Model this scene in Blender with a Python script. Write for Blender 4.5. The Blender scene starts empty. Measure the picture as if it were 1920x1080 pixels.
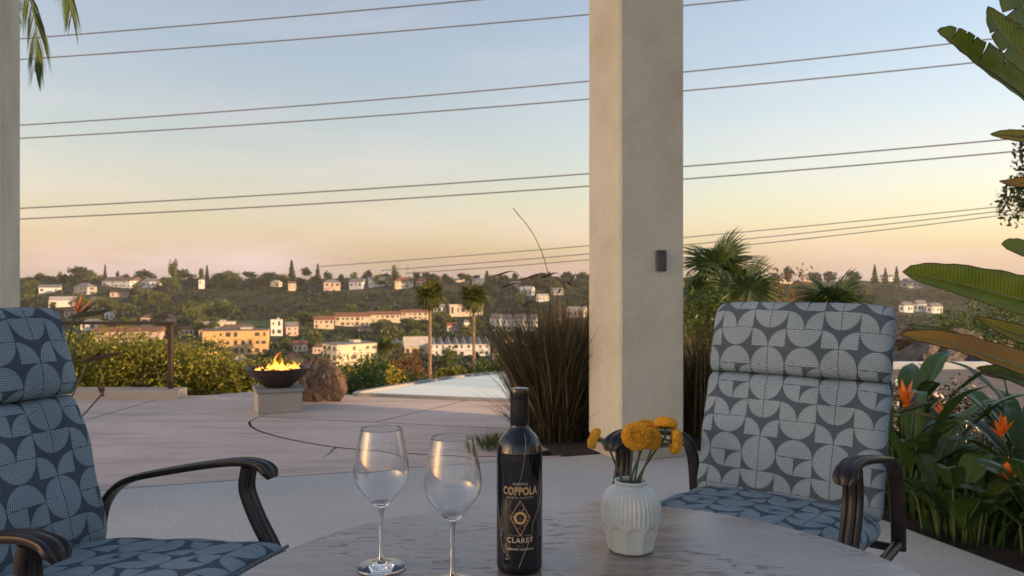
import bpy, bmesh, math, random
import numpy as np
from mathutils import Vector, Matrix

# ------------------------------------------------------------------ camera, sky, sun, exposure
SC = bpy.context.scene
COL = SC.collection
R = math.radians
CAM_Z = 1.19
cam_d = bpy.data.cameras.new('camera')
cam = bpy.data.objects.new('camera', cam_d)
COL.objects.link(cam)
cam.location = (0, 0, CAM_Z)
cam.rotation_euler = (R(90), 0, 0)
cam_d.sensor_width = 36.0
cam_d.lens = 36.0 * 1500 / 1920
cam_d.shift_y = -10 / 1920
cam_d.clip_start = 0.05
cam_d.clip_end = 9000
cam_d.dof.use_dof = True
cam_d.dof.focus_distance = 1.5
cam_d.dof.aperture_fstop = 11
SC.camera = cam

SUN_EL, SUN_AZ = 9.5, 110.0          # azimuth clockwise from the view direction (+Y)
world = bpy.data.worlds.new('World')
SC.world = world
world.use_nodes = True
wt = world.node_tree
for n in list(wt.nodes):
    wt.nodes.remove(n)
w_out = wt.nodes.new('ShaderNodeOutputWorld')
w_bg = wt.nodes.new('ShaderNodeBackground')
w_sky = wt.nodes.new('ShaderNodeTexSky')
w_sky.sky_type = 'NISHITA'
w_sky.sun_disc = False
w_sky.sun_elevation = R(SUN_EL)
w_sky.sun_rotation = R(-SUN_AZ)
w_sky.altitude = 100
w_sky.air_density = 1.3
w_sky.dust_density = 1.7
w_sky.ozone_density = 1.6
w_bg.inputs['Strength'].default_value = 0.15
# thin even veil of high cloud and dusk haze: its optical path grows towards the horizon as 1 / sin(elevation)
w_tc = wt.nodes.new('ShaderNodeTexCoord')
w_map = wt.nodes.new('ShaderNodeMapping')
w_map.inputs['Scale'].default_value = (1.2, 1.2, 8.0)
w_noise = wt.nodes.new('ShaderNodeTexNoise')
w_noise.inputs['Scale'].default_value = 2.4
w_noise.inputs['Detail'].default_value = 7
w_noise.inputs['Roughness'].default_value = 0.55
L = wt.links.new
def w_math(op, a, b):
    nd = wt.nodes.new('ShaderNodeMath'); nd.operation = op
    for k, v in enumerate((a, b)):
        if hasattr(v, 'is_output'): L(v, nd.inputs[k])
        else: nd.inputs[k].default_value = v
    return nd.outputs[0]
w_sep = wt.nodes.new('ShaderNodeSeparateXYZ')
L(w_tc.outputs['Generated'], w_sep.inputs[0])
L(w_tc.outputs['Generated'], w_map.inputs['Vector'])
L(w_map.outputs['Vector'], w_noise.inputs['Vector'])
VEIL = 0.028
w_path = w_math('DIVIDE', VEIL, w_math('ADD', w_math('MAXIMUM', w_sep.outputs['Z'], 0.0), 0.06))
w_var = w_math('ADD', 0.3, w_math('MULTIPLY', w_math('POWER', w_noise.outputs['Fac'], 4.0), 11.0))
w_tau = w_math('MULTIPLY', w_path, w_var)
w_fac = w_math('SUBTRACT', 1.0, w_math('POWER', 2.718, w_math('MULTIPLY', w_tau, -1.0)))
w_mix = wt.nodes.new('ShaderNodeMix')
w_mix.data_type = 'RGBA'
w_mix.inputs['B'].default_value = (3.65, 3.15, 3.0, 1)
L(w_fac, w_mix.inputs['Factor'])
L(w_sky.outputs['Color'], w_mix.inputs['A'])
# even white balance over the whole sky
w_wb = wt.nodes.new('ShaderNodeMix')
w_wb.data_type = 'RGBA'
w_wb.blend_type = 'MULTIPLY'
w_wb.inputs['Factor'].default_value = 1
w_wb.inputs['B'].default_value = (1.12, 1.0, 1.06, 1)
L(w_mix.outputs['Result'], w_wb.inputs['A'])
L(w_wb.outputs['Result'], w_bg.inputs['Color'])
L(w_bg.outputs['Background'], w_out.inputs['Surface'])

sun_d = bpy.data.lights.new('sun', 'SUN')
sun_d.energy = 5.0
sun_d.angle = R(0.6)
sun_d.color = (1.0, 0.62, 0.30)
sun = bpy.data.objects.new('sun', sun_d)
COL.objects.link(sun)
to_sun = Vector((math.sin(R(SUN_AZ)) * math.cos(R(SUN_EL)), math.cos(R(SUN_AZ)) * math.cos(R(SUN_EL)), math.sin(R(SUN_EL))))
sun.rotation_euler = to_sun.to_track_quat('Z', 'Y').to_euler()
sun.location = (12, -6, 8)

SC.view_settings.view_transform = 'Standard'
SC.view_settings.look = 'None'
SC.view_settings.gamma = 1
SC.view_settings.use_curve_mapping = False
SC.view_settings.exposure = 0.84
SC.render.engine = 'CYCLES'
SC.cycles.use_denoising = True
SC.cycles.max_bounces = 14
SC.cycles.transmission_bounces = 12
SC.cycles.glossy_bounces = 6
SC.cycles.diffuse_bounces = 4
SC.cycles.transparent_max_bounces = 16
SC.cycles.sample_clamp_indirect = 6

# ------------------------------------------------------------------ helpers
rng = np.random.default_rng(7)
random.seed(7)
def at(px, py, Y):
    """world point seen at a photo pixel, at depth Y"""
    return Vector(((px - 960) / 1500 * Y, Y, CAM_Z - (py - 530) / 1500 * Y))
def floor_at(px, py, z=0.0):
    Y = (CAM_Z - z) * 1500 / (py - 530)
    return Vector(((px - 960) / 1500 * Y, Y, z))
def tag(o, label=None, cat=None, group=None, kind=None):
    if label: o['label'] = label
    if cat: o['category'] = cat
    if group: o['group'] = group
    if kind: o['kind'] = kind
    return o
def empty(name, loc=(0, 0, 0), rz=0.0):
    o = bpy.data.objects.new(name, None)
    o.empty_display_size = 0.1
    COL.objects.link(o)
    o.location = loc
    o.rotation_euler = (0, 0, rz)
    return o
def link_mesh(name, me, mat, parent=None):
    if mat is not None and not me.materials:
        me.materials.append(mat)
    o = bpy.data.objects.new(name, me)
    COL.objects.link(o)
    if parent is not None:
        o.parent = parent
    return o
def np_mesh(name, V, F, mat, parent=None, smooth=False):
    """V (n,3); F (m,k) equal sized faces"""
    V = np.asarray(V, dtype=np.float32); F = np.asarray(F, dtype=np.int32)
    me = bpy.data.meshes.new(name)
    me.vertices.add(len(V)); me.vertices.foreach_set('co', V.ravel())
    m, k = F.shape
    me.loops.add(m * k); me.loops.foreach_set('vertex_index', F.ravel())
    me.polygons.add(m)
    me.polygons.foreach_set('loop_start', np.arange(0, m * k, k, dtype=np.int32))
    me.polygons.foreach_set('loop_total', np.full(m, k, dtype=np.int32))
    if smooth:
        me.polygons.foreach_set('use_smooth', np.ones(m, dtype=bool))
    me.update(calc_edges=True)
    return link_mesh(name, me, mat, parent)
def copy_tree(o, parent=None):
    c = o.copy(); COL.objects.link(c); c.parent = parent
    for ch in list(o.children):
        copy_tree(ch, c)
    return c
class MB:
    def __init__(self):
        self.v = []; self.f = []
    def add(self, vs, fs):
        b = len(self.v)
        self.v.extend([tuple(p) for p in vs]); self.f.extend([tuple(i + b for i in q) for q in fs])
        return self
    def box(self, c, s, rz=0.0, bevel=0.0):
        hx, hy, hz = s[0] / 2, s[1] / 2, s[2] / 2
        ca, sa = math.cos(rz), math.sin(rz)
        if bevel <= 0:
            pts = [(-hx, -hy, -hz), (hx, -hy, -hz), (hx, hy, -hz), (-hx, hy, -hz), (-hx, -hy, hz), (hx, -hy, hz), (hx, hy, hz), (-hx, hy, hz)]
            fs = [(0, 3, 2, 1), (4, 5, 6, 7), (0, 1, 5, 4), (1, 2, 6, 5), (2, 3, 7, 6), (3, 0, 4, 7)]
        else:
            b = bevel
            def ring(ix, iy, z):
                return [(-ix, -hy if iy else -hy, z)]
            def rr(e, z):
                x, y = hx - e, hy - e
                k = max(b - e, 0.0)
                return [(-x + k, -y, z), (x - k, -y, z), (x, -y + k, z), (x, y - k, z), (x - k, y, z), (-x + k, y, z), (-x, y - k, z), (-x, -y + k, z)]
            rings = [rr(b, -hz), rr(0, -hz + b), rr(0, hz - b), rr(b, hz)]
            rings[0] = [(p[0], p[1], -hz) for p in rr(b * 0.9, -hz)]
            rings[3] = [(p[0], p[1], hz) for p in rr(b * 0.9, hz)]
            pts = [p for r_ in rings for p in r_]
            fs = [tuple(range(7, -1, -1)), tuple(range(24, 32))]
            for k in range(3):
                for i in range(8):
                    j = (i + 1) % 8
                    fs.append((k * 8 + i, k * 8 + j, k * 8 + 8 + j, k * 8 + 8 + i))
        pts = [(c[0] + p[0] * ca - p[1] * sa, c[1] + p[0] * sa + p[1] * ca, c[2] + p[2]) for p in pts]
        return self.add(pts, fs)
    def tube(self, path, rad, n=10, caps=True):
        P = [Vector(p) for p in path]
        if not hasattr(rad, '__len__'): rad = [rad] * len(P)
        T = []
        for i in range(len(P)):
            a = P[max(i - 1, 0)]; b = P[min(i + 1, len(P) - 1)]
            T.append((b - a).normalized())
        up = Vector((0, 0, 1)) if abs(T[0].z) < 0.9 else Vector((1, 0, 0))
        nrm = (up - T[0] * up.dot(T[0])).normalized()
        vs, fs = [], []
        for i, p in enumerate(P):
            nrm = (nrm - T[i] * nrm.dot(T[i])).normalized()
            bi = T[i].cross(nrm)
            for k in range(n):
                a = 2 * math.pi * k / n
                vs.append(p + (nrm * math.cos(a) + bi * math.sin(a)) * rad[i])
        for i in range(len(P) - 1):
            for k in range(n):
                j = (k + 1) % n
                fs.append((i * n + k, i * n + j, (i + 1) * n + j, (i + 1) * n + k))
        if caps:
            fs.append(tuple(range(n - 1, -1, -1))); fs.append(tuple((len(P) - 1) * n + k for k in range(n)))
        return self.add(vs, fs)
    def sweep(self, path, prof, lat):
        """planar path; prof = closed list of (lateral, normal) offsets; lat = lateral axis"""
        P = [Vector(p) for p in path]; lat = Vector(lat); n = len(prof)
        vs, fs = [], []
        for i, p in enumerate(P):
            t = (P[min(i + 1, len(P) - 1)] - P[max(i - 1, 0)]).normalized()
            nm = lat.cross(t).normalized()
            for a, b in prof[i] if isinstance(prof[0], list) else prof:
                vs.append(p + lat * a + nm * b)
        n = len(prof[0]) if isinstance(prof[0], list) else len(prof)
        for i in range(len(P) - 1):
            for k in range(n):
                j = (k + 1) % n
                fs.append((i * n + k, i * n + j, (i + 1) * n + j, (i + 1) * n + k))
        fs.append(tuple(range(n - 1, -1, -1))); fs.append(tuple((len(P) - 1) * n + k for k in range(n)))
        return self.add(vs, fs)
    def lathe(self, prof, n=48, c=(0, 0, 0), close=False):
        vs, fs = [], []
        for r_, z in prof:
            for k in range(n):
                a = 2 * math.pi * k / n
                vs.append((c[0] + r_ * math.cos(a), c[1] + r_ * math.sin(a), c[2] + z))
        m = len(prof)
        for i in range(m - 1 + (1 if close else 0)):
            i2 = (i + 1) % m
            for k in range(n):
                j = (k + 1) % n
                fs.append((i * n + k, i * n + j, i2 * n + j, i2 * n + k))
        return self.add(vs, fs)
    def prism(self, poly, z0, z1):
        n = len(poly)
        vs = [(p[0], p[1], z0) for p in poly] + [(p[0], p[1], z1) for p in poly]
        fs = [tuple(range(n - 1, -1, -1)), tuple(range(n, 2 * n))]
        for i in range(n):
            j = (i + 1) % n
            fs.append((i, j, n + j, n + i))
        return self.add(vs, fs)
    def build(self, name, mat, parent=None, smooth=False, weld=True, angle=None):
        me = bpy.data.meshes.new(name)
        me.from_pydata(self.v, [], self.f)
        if weld:
            bm = bmesh.new(); bm.from_mesh(me)
            bmesh.ops.remove_doubles(bm, verts=bm.verts, dist=1e-6)
            bmesh.ops.recalc_face_normals(bm, faces=bm.faces)
            bm.to_mesh(me); bm.free()
        if smooth:
            for p in me.polygons: p.use_smooth = True
            if angle:
                me.set_sharp_from_angle(angle=R(angle))
        me.update()
        return link_mesh(name, me, mat, parent)
def spline(pts, m=6):
    """Catmull-Rom through the points (tuples of any length)"""
    P = [np.array(p, dtype=float) for p in pts]
    P = [2 * P[0] - P[1]] + P + [2 * P[-1] - P[-2]]
    out = []
    for i in range(1, len(P) - 2):
        for k in range(m):
            t = k / m
            a, b, c, d = P[i - 1], P[i], P[i + 1], P[i + 2]
            out.append(0.5 * ((2 * b) + (c - a) * t + (2 * a - 5 * b + 4 * c - d) * t * t + (3 * b - a - 3 * c + d) * t ** 3))
    out.append(P[-2])
    return [tuple(float(x) for x in o) for o in out]
def clip_poly(poly, p, nrm):
    """keep the side where (q-p).nrm >= 0"""
    out = []
    for i in range(len(poly)):
        a, b = poly[i], poly[(i + 1) % len(poly)]
        da = (a[0] - p[0]) * nrm[0] + (a[1] - p[1]) * nrm[1]
        db = (b[0] - p[0]) * nrm[0] + (b[1] - p[1]) * nrm[1]
        if da >= 0: out.append(a)
        if (da >= 0) != (db >= 0):
            t = da / (da - db)
            out.append((a[0] + (b[0] - a[0]) * t, a[1] + (b[1] - a[1]) * t))
    return out

# ------------------------------------------------------------------ materials
class NT:
    def __init__(self, name):
        self.m = bpy.data.materials.new(name); self.m.use_nodes = True
        self.t = self.m.node_tree
        self.b = self.t.nodes['Principled BSDF']; self.o = self.t.nodes['Material Output']
    def n(self, typ, **kw):
        nd = self.t.nodes.new(typ)
        for k, v in kw.items(): setattr(nd, k, v)
        return nd
    def l(self, a, b): self.t.links.new(a, b)
    def val(self, x, sock):
        if hasattr(x, 'is_output'): self.l(x, sock)
        else: sock.default_value = x
    def math(self, op, a, b=0.0, c=None):
        nd = self.n('ShaderNodeMath', operation=op)
        self.val(a, nd.inputs[0]); self.val(b, nd.inputs[1])
        if c is not None: self.val(c, nd.inputs[2])
        return nd.outputs[0]
    def mix(self, f, a, b):
        nd = self.n('ShaderNodeMix', data_type='RGBA')
        self.val(f, nd.inputs['Factor']); self.val(a, nd.inputs['A']); self.val(b, nd.inputs['B'])
        return nd.outputs['Result']
    def coord(self, kind='Object', scale=None):
        tc = self.n('ShaderNodeTexCoord').outputs[kind]
        if scale is None: return tc
        mp = self.n('ShaderNodeMapping'); mp.inputs['Scale'].default_value = scale
        self.l(tc, mp.inputs['Vector'])
        return mp.outputs['Vector']
    def geo(self): return self.n('ShaderNodeNewGeometry').outputs['Position']
    def noise(self, vec, scale, detail=4, rough=0.5, out='Fac'):
        nd = self.n('ShaderNodeTexNoise')
        nd.inputs['Scale'].default_value = scale; nd.inputs['Detail'].default_value = detail; nd.inputs['Roughness'].default_value = rough
        if vec is not None: self.l(vec, nd.inputs['Vector'])
        return nd.outputs[out]
    def ramp(self, f, stops, mode='LINEAR'):
        nd = self.n('ShaderNodeValToRGB'); cr = nd.color_ramp; cr.interpolation = mode
        while len(cr.elements) < len(stops): cr.elements.new(0.5)
        for e, (p, c) in zip(cr.elements, stops):
            e.position = p; e.color = c if len(c) == 4 else (*c, 1)
        self.l(f, nd.inputs['Fac'])
        return nd.outputs['Color']
    def bump(self, h, strength, dist=0.01, nrm=None):
        nd = self.n('ShaderNodeBump'); nd.inputs['Strength'].default_value = strength; nd.inputs['Distance'].default_value = dist
        self.l(h, nd.inputs['Height'])
        if nrm is not None: self.l(nrm, nd.inputs['Normal'])
        self.l(nd.outputs['Normal'], self.b.inputs['Normal'])
        return nd.outputs['Normal']
    def set(self, **kw):
        for k, v in kw.items():
            self.val(v if not (isinstance(v, tuple) and len(v) == 3) else (*v, 1), self.b.inputs[k.replace('_', ' ')])
        return self
M = {}
def plain(name, col, rough=0.6, metal=0.0, vary=0.0, scale=8.0, bump=0.0, bscale=60.0):
    t = NT(name)
    t.set(Roughness=rough, Metallic=metal)
    if vary > 0:
        f = t.noise(t.coord(), scale, 5, 0.6)
        a = tuple(max(c * (1 - vary), 0) for c in col); b = tuple(min(c * (1 + vary), 1) for c in col)
        t.l(t.ramp(f, [(0.3, a), (0.7, b)]), t.b.inputs['Base Color'])
    else:
        t.set(Base_Color=col)
    if bump > 0:
        t.bump(t.noise(t.coord(), bscale, 4, 0.6), bump, 0.004)
    M[name] = t.m
    return t.m
def foliage(name, dark, light, scale=1.5, rough=0.5, trans=0.35, tip=None, spec=0.4):
    """leaf colour varies from leaf to leaf (random per island) and in patches"""
    t = NT(name)
    g = t.n('ShaderNodeNewGeometry')
    f = t.noise(g.outputs['Position'], scale, 3, 0.5)
    k = t.math('ADD', t.math('MULTIPLY', g.outputs['Random Per Island'], 0.55), t.math('MULTIPLY', f, 0.55))
    stops = [(0.15, dark), (0.75, light)]
    if tip: stops.append((0.92, tip))
    c = t.ramp(k, stops)
    t.l(c, t.b.inputs['Base Color'])
    t.set(Roughness=rough, Specular_IOR_Level=spec)
    if trans > 0:
        tr = t.n('ShaderNodeBsdfTranslucent'); t.l(c, tr.inputs['Color'])
        mx = t.n('ShaderNodeMixShader'); mx.inputs['Fac'].default_value = trans
        t.l(t.b.outputs['BSDF'], mx.inputs[1]); t.l(tr.outputs['BSDF'], mx.inputs[2]); t.l(mx.outputs['Shader'], t.o.inputs['Surface'])
    M[name] = t.m
    return t.m

def mat_stucco():
    t = NT('stucco'); c = t.coord()
    f = t.noise(c, 1.8, 5, 0.6); g = t.noise(c, 90, 3, 0.6)
    t.l(t.ramp(f, [(0.3, (0.57, 0.52, 0.40)), (0.5, (0.66, 0.62, 0.50)), (0.7, (0.71, 0.68, 0.56))]), t.b.inputs['Base Color'])
    sp = t.n('ShaderNodeSeparateXYZ'); t.l(c, sp.inputs[0])
    dirt = t.math('ADD', t.math('MULTIPLY', sp.outputs['Z'], -1.6), t.math('MULTIPLY', t.noise(c, 7, 5, 0.7), 1.1))
    base = t.b.inputs['Base Color'].links[0].from_socket
    t.l(t.mix(t.math('MULTIPLY', t.ramp(dirt, [(0.25, (0, 0, 0)), (0.75, (1, 1, 1))]), 0.45), base, (0.30, 0.25, 0.19, 1)), t.b.inputs['Base Color'])
    t.set(Roughness=0.9, Specular_IOR_Level=0.2)
    h = t.math('ADD', g, t.math('MULTIPLY', t.noise(c, 22, 3, 0.5), 1.2))
    t.bump(h, 0.9, 0.010)
    M['stucco'] = t.m
mat_stucco()
def mat_concrete(name, c0, c1, speck=0.0, stain=True, streak=False, grit=0.10):
    t = NT(name); c = t.geo()
    f = t.noise(c, 0.9, 6, 0.65); g = t.noise(c, 160, 2, 0.5)
    col = t.ramp(f, [(0.28, c0), (0.72, c1)])
    if streak:
        mp = t.n('ShaderNodeMapping'); mp.inputs['Scale'].default_value = (0.5, 3.5, 1); mp.inputs['Rotation'].default_value = (0, 0, R(-12))
        t.l(c, mp.inputs['Vector'])
        s = t.noise(mp.outputs['Vector'], 1.6, 6, 0.7)
        col = t.mix(t.math('MULTIPLY', t.ramp(s, [(0.48, (0, 0, 0)), (0.72, (1, 1, 1))]), 0.75), col, tuple(x * 0.55 for x in c0) + (1,))
    if speck > 0:
        k = t.ramp(g, [(0.35, (1 - speck,) * 3), (0.65, (1 + 0,) * 3)])
        mm = t.n('ShaderNodeMix', data_type='RGBA', blend_type='MULTIPLY'); mm.inputs['Factor'].default_value = 1
        t.l(col, mm.inputs['A']); t.l(k, mm.inputs['B']); col = mm.outputs['Result']
    if grit > 0:
        gg = t.noise(c, 42, 4, 0.75)
        k = t.ramp(gg, [(0.30, (1 - grit,) * 3), (0.70, (1 + 0,) * 3)])
        mm = t.n('ShaderNodeMix', data_type='RGBA', blend_type='MULTIPLY'); mm.inputs['Factor'].default_value = 1
        t.l(col, mm.inputs['A']); t.l(k, mm.inputs['B']); col = mm.outputs['Result']
    if stain:
        s = t.noise(c, 2.6, 5, 0.7)
        col = t.mix(t.math('MULTIPLY', t.ramp(s, [(0.62, (0, 0, 0)), (0.78, (1, 1, 1))]), 0.6), col, tuple(x * 0.45 for x in c0) + (1,))
    t.l(col, t.b.inputs['Base Color'])
    t.set(Roughness=0.78, Specular_IOR_Level=0.35)
    t.bump(t.math('ADD', g, t.noise(c, 30, 3, 0.5)), 0.3, 0.003)
    M[name] = t.m
mat_concrete('patio_concrete', (0.60, 0.59, 0.545), (0.72, 0.71, 0.665), speck=0.3, grit=0.25)
mat_concrete('deck_concrete', (0.62, 0.50, 0.425), (0.77, 0.635, 0.55), speck=0.12, streak=True)
mat_concrete('pale_concrete', (0.42, 0.38, 0.33), (0.52, 0.48, 0.42), speck=0.15)
mat_concrete('coping_stone', (0.30, 0.30, 0.30), (0.40, 0.40, 0.39), speck=0.15)
plain('piping_fabric', (0.11, 0.14, 0.165), 0.85, vary=0.3, scale=60)
plain('joint_soil', (0.05, 0.042, 0.036), 0.95, vary=0.3)

def mat_fabric():
    t = NT('chair_fabric')
    TS = 0.058
    uv = t.n('ShaderNodeUVMap').outputs['UV']
    sx = t.n('ShaderNodeSeparateXYZ'); t.l(uv, sx.inputs[0])
    u = t.math('DIVIDE', sx.outputs['X'], TS); v = t.math('DIVIDE', sx.outputs['Y'], TS)
    fu = t.math('FLOOR', u); fv = t.math('FLOOR', v)
    a = t.math('SUBTRACT', u, fu); b = t.math('SUBTRACT', v, fv)
    i = t.math('FLOORED_MODULO', fu, 4.0); j = t.math('FLOORED_MODULO', fv, 4.0)
    idx = t.math('DIVIDE', t.math('ADD', t.math('ADD', i, t.math('MULTIPLY', j, 4.0)), 0.5), 16.0)
    # quarter-disc centre for each of the 16 tiles, rows from below (v up)
    tiles = [[(1, 1), (0, 1), (0, 0), (1, 0)],      # j=0
             [(0, 0), (1, 0), (1, 1), (0, 1)],      # j=1
             [(1, 1), (1, 0), (1, 1), (0, 1)],      # j=2 lower half of G / disc
             [(1, 0), (0, 0), (1, 0), (0, 0)]]      # j=3 upper half
    stops = []
    for jj in range(4):
        for ii in range(4):
            cx, cy = tiles[jj][ii]
            stops.append(((jj * 4 + ii) / 16, (cx, cy, 0)))
    col = t.ramp(idx, stops, 'CONSTANT')
    sc = t.n('ShaderNodeSeparateColor'); t.l(col, sc.inputs[0])
    dx = t.math('SUBTRACT', a, sc.outputs['Red']); dy = t.math('SUBTRACT', b, sc.outputs['Green'])
    r_ = t.math('SQRT', t.math('ADD', t.math('MULTIPLY', dx, dx), t.math('MULTIPLY', dy, dy)))
    inside = t.math('LESS_THAN', r_, 0.965)
    th = t.math('ARCTAN2', dy, dx)
    K = 11.0
    rk = t.math('MULTIPLY', r_, K)
    ring = t.math('FLOOR', rk)
    fr = t.math('SUBTRACT', t.math('SUBTRACT', rk, ring), 0.5)
    ar = t.math('MULTIPLY', th, t.math('ADD', ring, 0.5))
    fa = t.math('SUBTRACT', t.math('FRACT', ar), 0.5)
    dd = t.math('SQRT', t.math('ADD', t.math('MULTIPLY', fr, fr), t.math('MULTIPLY', fa, fa)))
    dot = t.math('LESS_THAN', dd, 0.42)
    # thin dark seams along the disc diameters
    adx, ady = t.math('ABSOLUTE', dx), t.math('ABSOLUTE', dy)
    isg = t.math('LESS_THAN', i, 2.0)                       # G columns carry a level seam, full discs an upright one
    ea = t.math('ADD', t.math('MULTIPLY', ady, isg), t.math('MULTIPLY', adx, t.math('SUBTRACT', 1.0, isg)))
    seam = t.math('GREATER_THAN', ea, 0.022)
    mask = t.math('MULTIPLY', t.math('MULTIPLY', inside, dot), seam)
    n1 = t.noise(t.coord(), 5, 4, 0.6)
    dark = t.ramp(n1, [(0.3, (0.056, 0.080, 0.106)), (0.7, (0.076, 0.104, 0.134))])
    lite = t.ramp(n1, [(0.3, (0.295, 0.405, 0.465)), (0.7, (0.385, 0.505, 0.565))])
    t.l(t.mix(mask, dark, lite), t.b.inputs['Base Color'])
    t.set(Roughness=0.85, Specular_IOR_Level=0.2)
    weave = t.noise(t.coord(), 500, 2, 0.5)
    h = t.math('ADD', t.math('MULTIPLY', weave, 0.15), t.math('MULTIPLY', t.noise(t.coord(), 9, 3, 0.5), 1.6))
    h = t.math('ADD', h, t.math('MULTIPLY', mask, 0.05))
    t.bump(h, 0.6, 0.014)
    M['chair_fabric'] = t.m
mat_fabric()
def mat_bronze():
    t = NT('bronze_metal'); c = t.coord()
    f = t.noise(c, 14, 5, 0.65)
    t.l(t.ramp(f, [(0.3, (0.012, 0.011, 0.012)), (0.75, (0.036, 0.030, 0.029))]), t.b.inputs['Base Color'])
    t.set(Metallic=0.35, Roughness=0.40)
    t.bump(t.noise(c, 120, 3, 0.6), 0.12, 0.002)
    M['bronze_metal'] = t.m
mat_bronze()
def mat_table():
    t = NT('table_stone'); c = t.coord()
    mp = t.n('ShaderNodeMapping'); mp.inputs['Rotation'].default_value = (0, 0, R(-24)); mp.inputs['Scale'].default_value = (2.2, 15, 4)
    t.l(c, mp.inputs['Vector'])
    s = t.noise(mp.outputs['Vector'], 2.2, 9, 0.66)
    col = t.ramp(s, [(0.25, (0.125, 0.098, 0.082)), (0.45, (0.21, 0.172, 0.150)), (0.6, (0.27, 0.232, 0.205)), (0.8, (0.35, 0.315, 0.29))])
    big = t.noise(c, 3.0, 4, 0.6)
    col = t.mix(t.math('MULTIPLY', t.ramp(big, [(0.5, (0, 0, 0)), (0.75, (1, 1, 1))]), 0.5), col, (0.13, 0.098, 0.082, 1))
    # pits and scratches
    mp2 = t.n('ShaderNodeMapping'); mp2.inputs['Rotation'].default_value = (0, 0, R(-24)); mp2.inputs['Scale'].default_value = (1.0, 3.2, 1)
    t.l(c, mp2.inputs['Vector'])
    pz = t.noise(mp2.outputs['Vector'], 26, 5, 0.7)
    area = t.noise(c, 4.2, 2, 0.5)
    pit = t.math('MULTIPLY', t.ramp(pz, [(0.565, (0, 0, 0)), (0.60, (1, 1, 1))]), t.ramp(area, [(0.44, (0, 0, 0)), (0.56, (1, 1, 1))]))
    col = t.mix(t.math('MULTIPLY', pit, 0.85), col, (0.045, 0.036, 0.032, 1))
    t.l(col, t.b.inputs['Base Color'])
    t.l(t.ramp(t.math('ADD', s, t.math('MULTIPLY', pit, 0.5)), [(0.3, (0.13,) * 3), (0.9, (0.36,) * 3)]), t.b.inputs['Roughness'])
    t.set(Specular_IOR_Level=0.85)
    h = t.math('SUBTRACT', t.math('MULTIPLY', s, 0.6), t.math('MULTIPLY', pit, 0.9))
    t.bump(h, 0.16, 0.004)
    M['table_stone'] = t.m
mat_table()
def mat_glass():
    t = NT('clear_glass')
    t.set(Base_Color=(0.985, 0.99, 1.0), Roughness=0.0, IOR=1.48, Transmission_Weight=1.0)
    M['clear_glass'] = t.m
mat_glass()
t = NT('bottle_glass'); t.set(Base_Color=(0.004, 0.005, 0.008), Roughness=0.03, IOR=1.52, Specular_IOR_Level=0.6); M['bottle_glass'] = t.m
t = NT('capsule_foil'); t.set(Base_Color=(0.008, 0.009, 0.011), Roughness=0.22, Specular_IOR_Level=0.6); M['capsule_foil'] = t.m
t = NT('gold_print'); t.set(Base_Color=(0.62, 0.40, 0.19), Roughness=0.4, Metallic=0.25); M['gold_print'] = t.m
t = NT('pale_gold_print'); t.set(Base_Color=(0.60, 0.50, 0.36), Roughness=0.45, Metallic=0.2); M['pale_gold_print'] = t.m
t = NT('dim_print'); t.set(Base_Color=(0.20, 0.155, 0.10), Roughness=0.5); M['dim_print'] = t.m
def mat_ceramic():
    t = NT('celadon_ceramic'); c = t.coord()
    f = t.noise(c, 25, 4, 0.6)
    t.l(t.ramp(f, [(0.3, (0.46, 0.53, 0.53)), (0.7, (0.55, 0.615, 0.60))]), t.b.inputs['Base Color'])
    t.set(Roughness=0.28, Specular_IOR_Level=0.5)
    t.bump(t.noise(c, 200, 3, 0.5), 0.06, 0.002)
    M['celadon_ceramic'] = t.m
mat_ceramic()
foliage('pompom_petal', (0.58, 0.23, 0.012), (0.86, 0.47, 0.03), 60, 0.6, 0.2)
plain('flower_eye', (0.20, 0.14, 0.015), 0.8, vary=0.4, scale=200)
plain('flower_stem', (0.05, 0.09, 0.028), 0.55, vary=0.3, scale=60)
foliage('hedge_leaf', (0.06, 0.085, 0.014), (0.24, 0.24, 0.03), 2.2, 0.5, 0.4, (0.62, 0.46, 0.04))
foliage('shrub_leaf', (0.02, 0.05, 0.010), (0.08, 0.13, 0.025), 2.0, 0.5, 0.35, (0.13, 0.17, 0.03))
foliage('yellow_leaf', (0.25, 0.20, 0.02), (0.55, 0.40, 0.03), 2.0, 0.5, 0.4)
foliage('paddle_leaf', (0.022, 0.062, 0.018), (0.075, 0.14, 0.032), 3.0, 0.34, 0.25, (0.16, 0.20, 0.035), 0.5)
foliage('grass_blade', (0.020, 0.015, 0.008), (0.105, 0.080, 0.034), 3.0, 0.6, 0.25, (0.24, 0.21, 0.07))
foliage('tan_blade', (0.10, 0.065, 0.03), (0.34, 0.25, 0.13), 2.0, 0.6, 0.2)
foliage('grass_plume', (0.05, 0.026, 0.022), (0.13, 0.075, 0.06), 6.0, 0.8, 0.3)
foliage('palm_leaf', (0.018, 0.045, 0.012), (0.075, 0.12, 0.028), 3.0, 0.45, 0.3, (0.14, 0.17, 0.03))
foliage('palm_gold', (0.03, 0.05, 0.012), (0.12, 0.14, 0.025), 0.4, 0.5, 0.35)
foliage('far_leaf', (0.042, 0.066, 0.016), (0.14, 0.17, 0.035), 0.06, 0.7, 0.3, (0.25, 0.19, 0.04))
foliage('far_dark_leaf', (0.012, 0.026, 0.012), (0.042, 0.062, 0.022), 0.05, 0.7, 0.2)
foliage('brush_leaf', (0.009, 0.024, 0.013), (0.028, 0.050, 0.022), 0.03, 0.8, 0.10, (0.065, 0.066, 0.028))
foliage('dry_leaf', (0.10, 0.06, 0.03), (0.22, 0.13, 0.06), 1.0, 0.8, 0.3)
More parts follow.
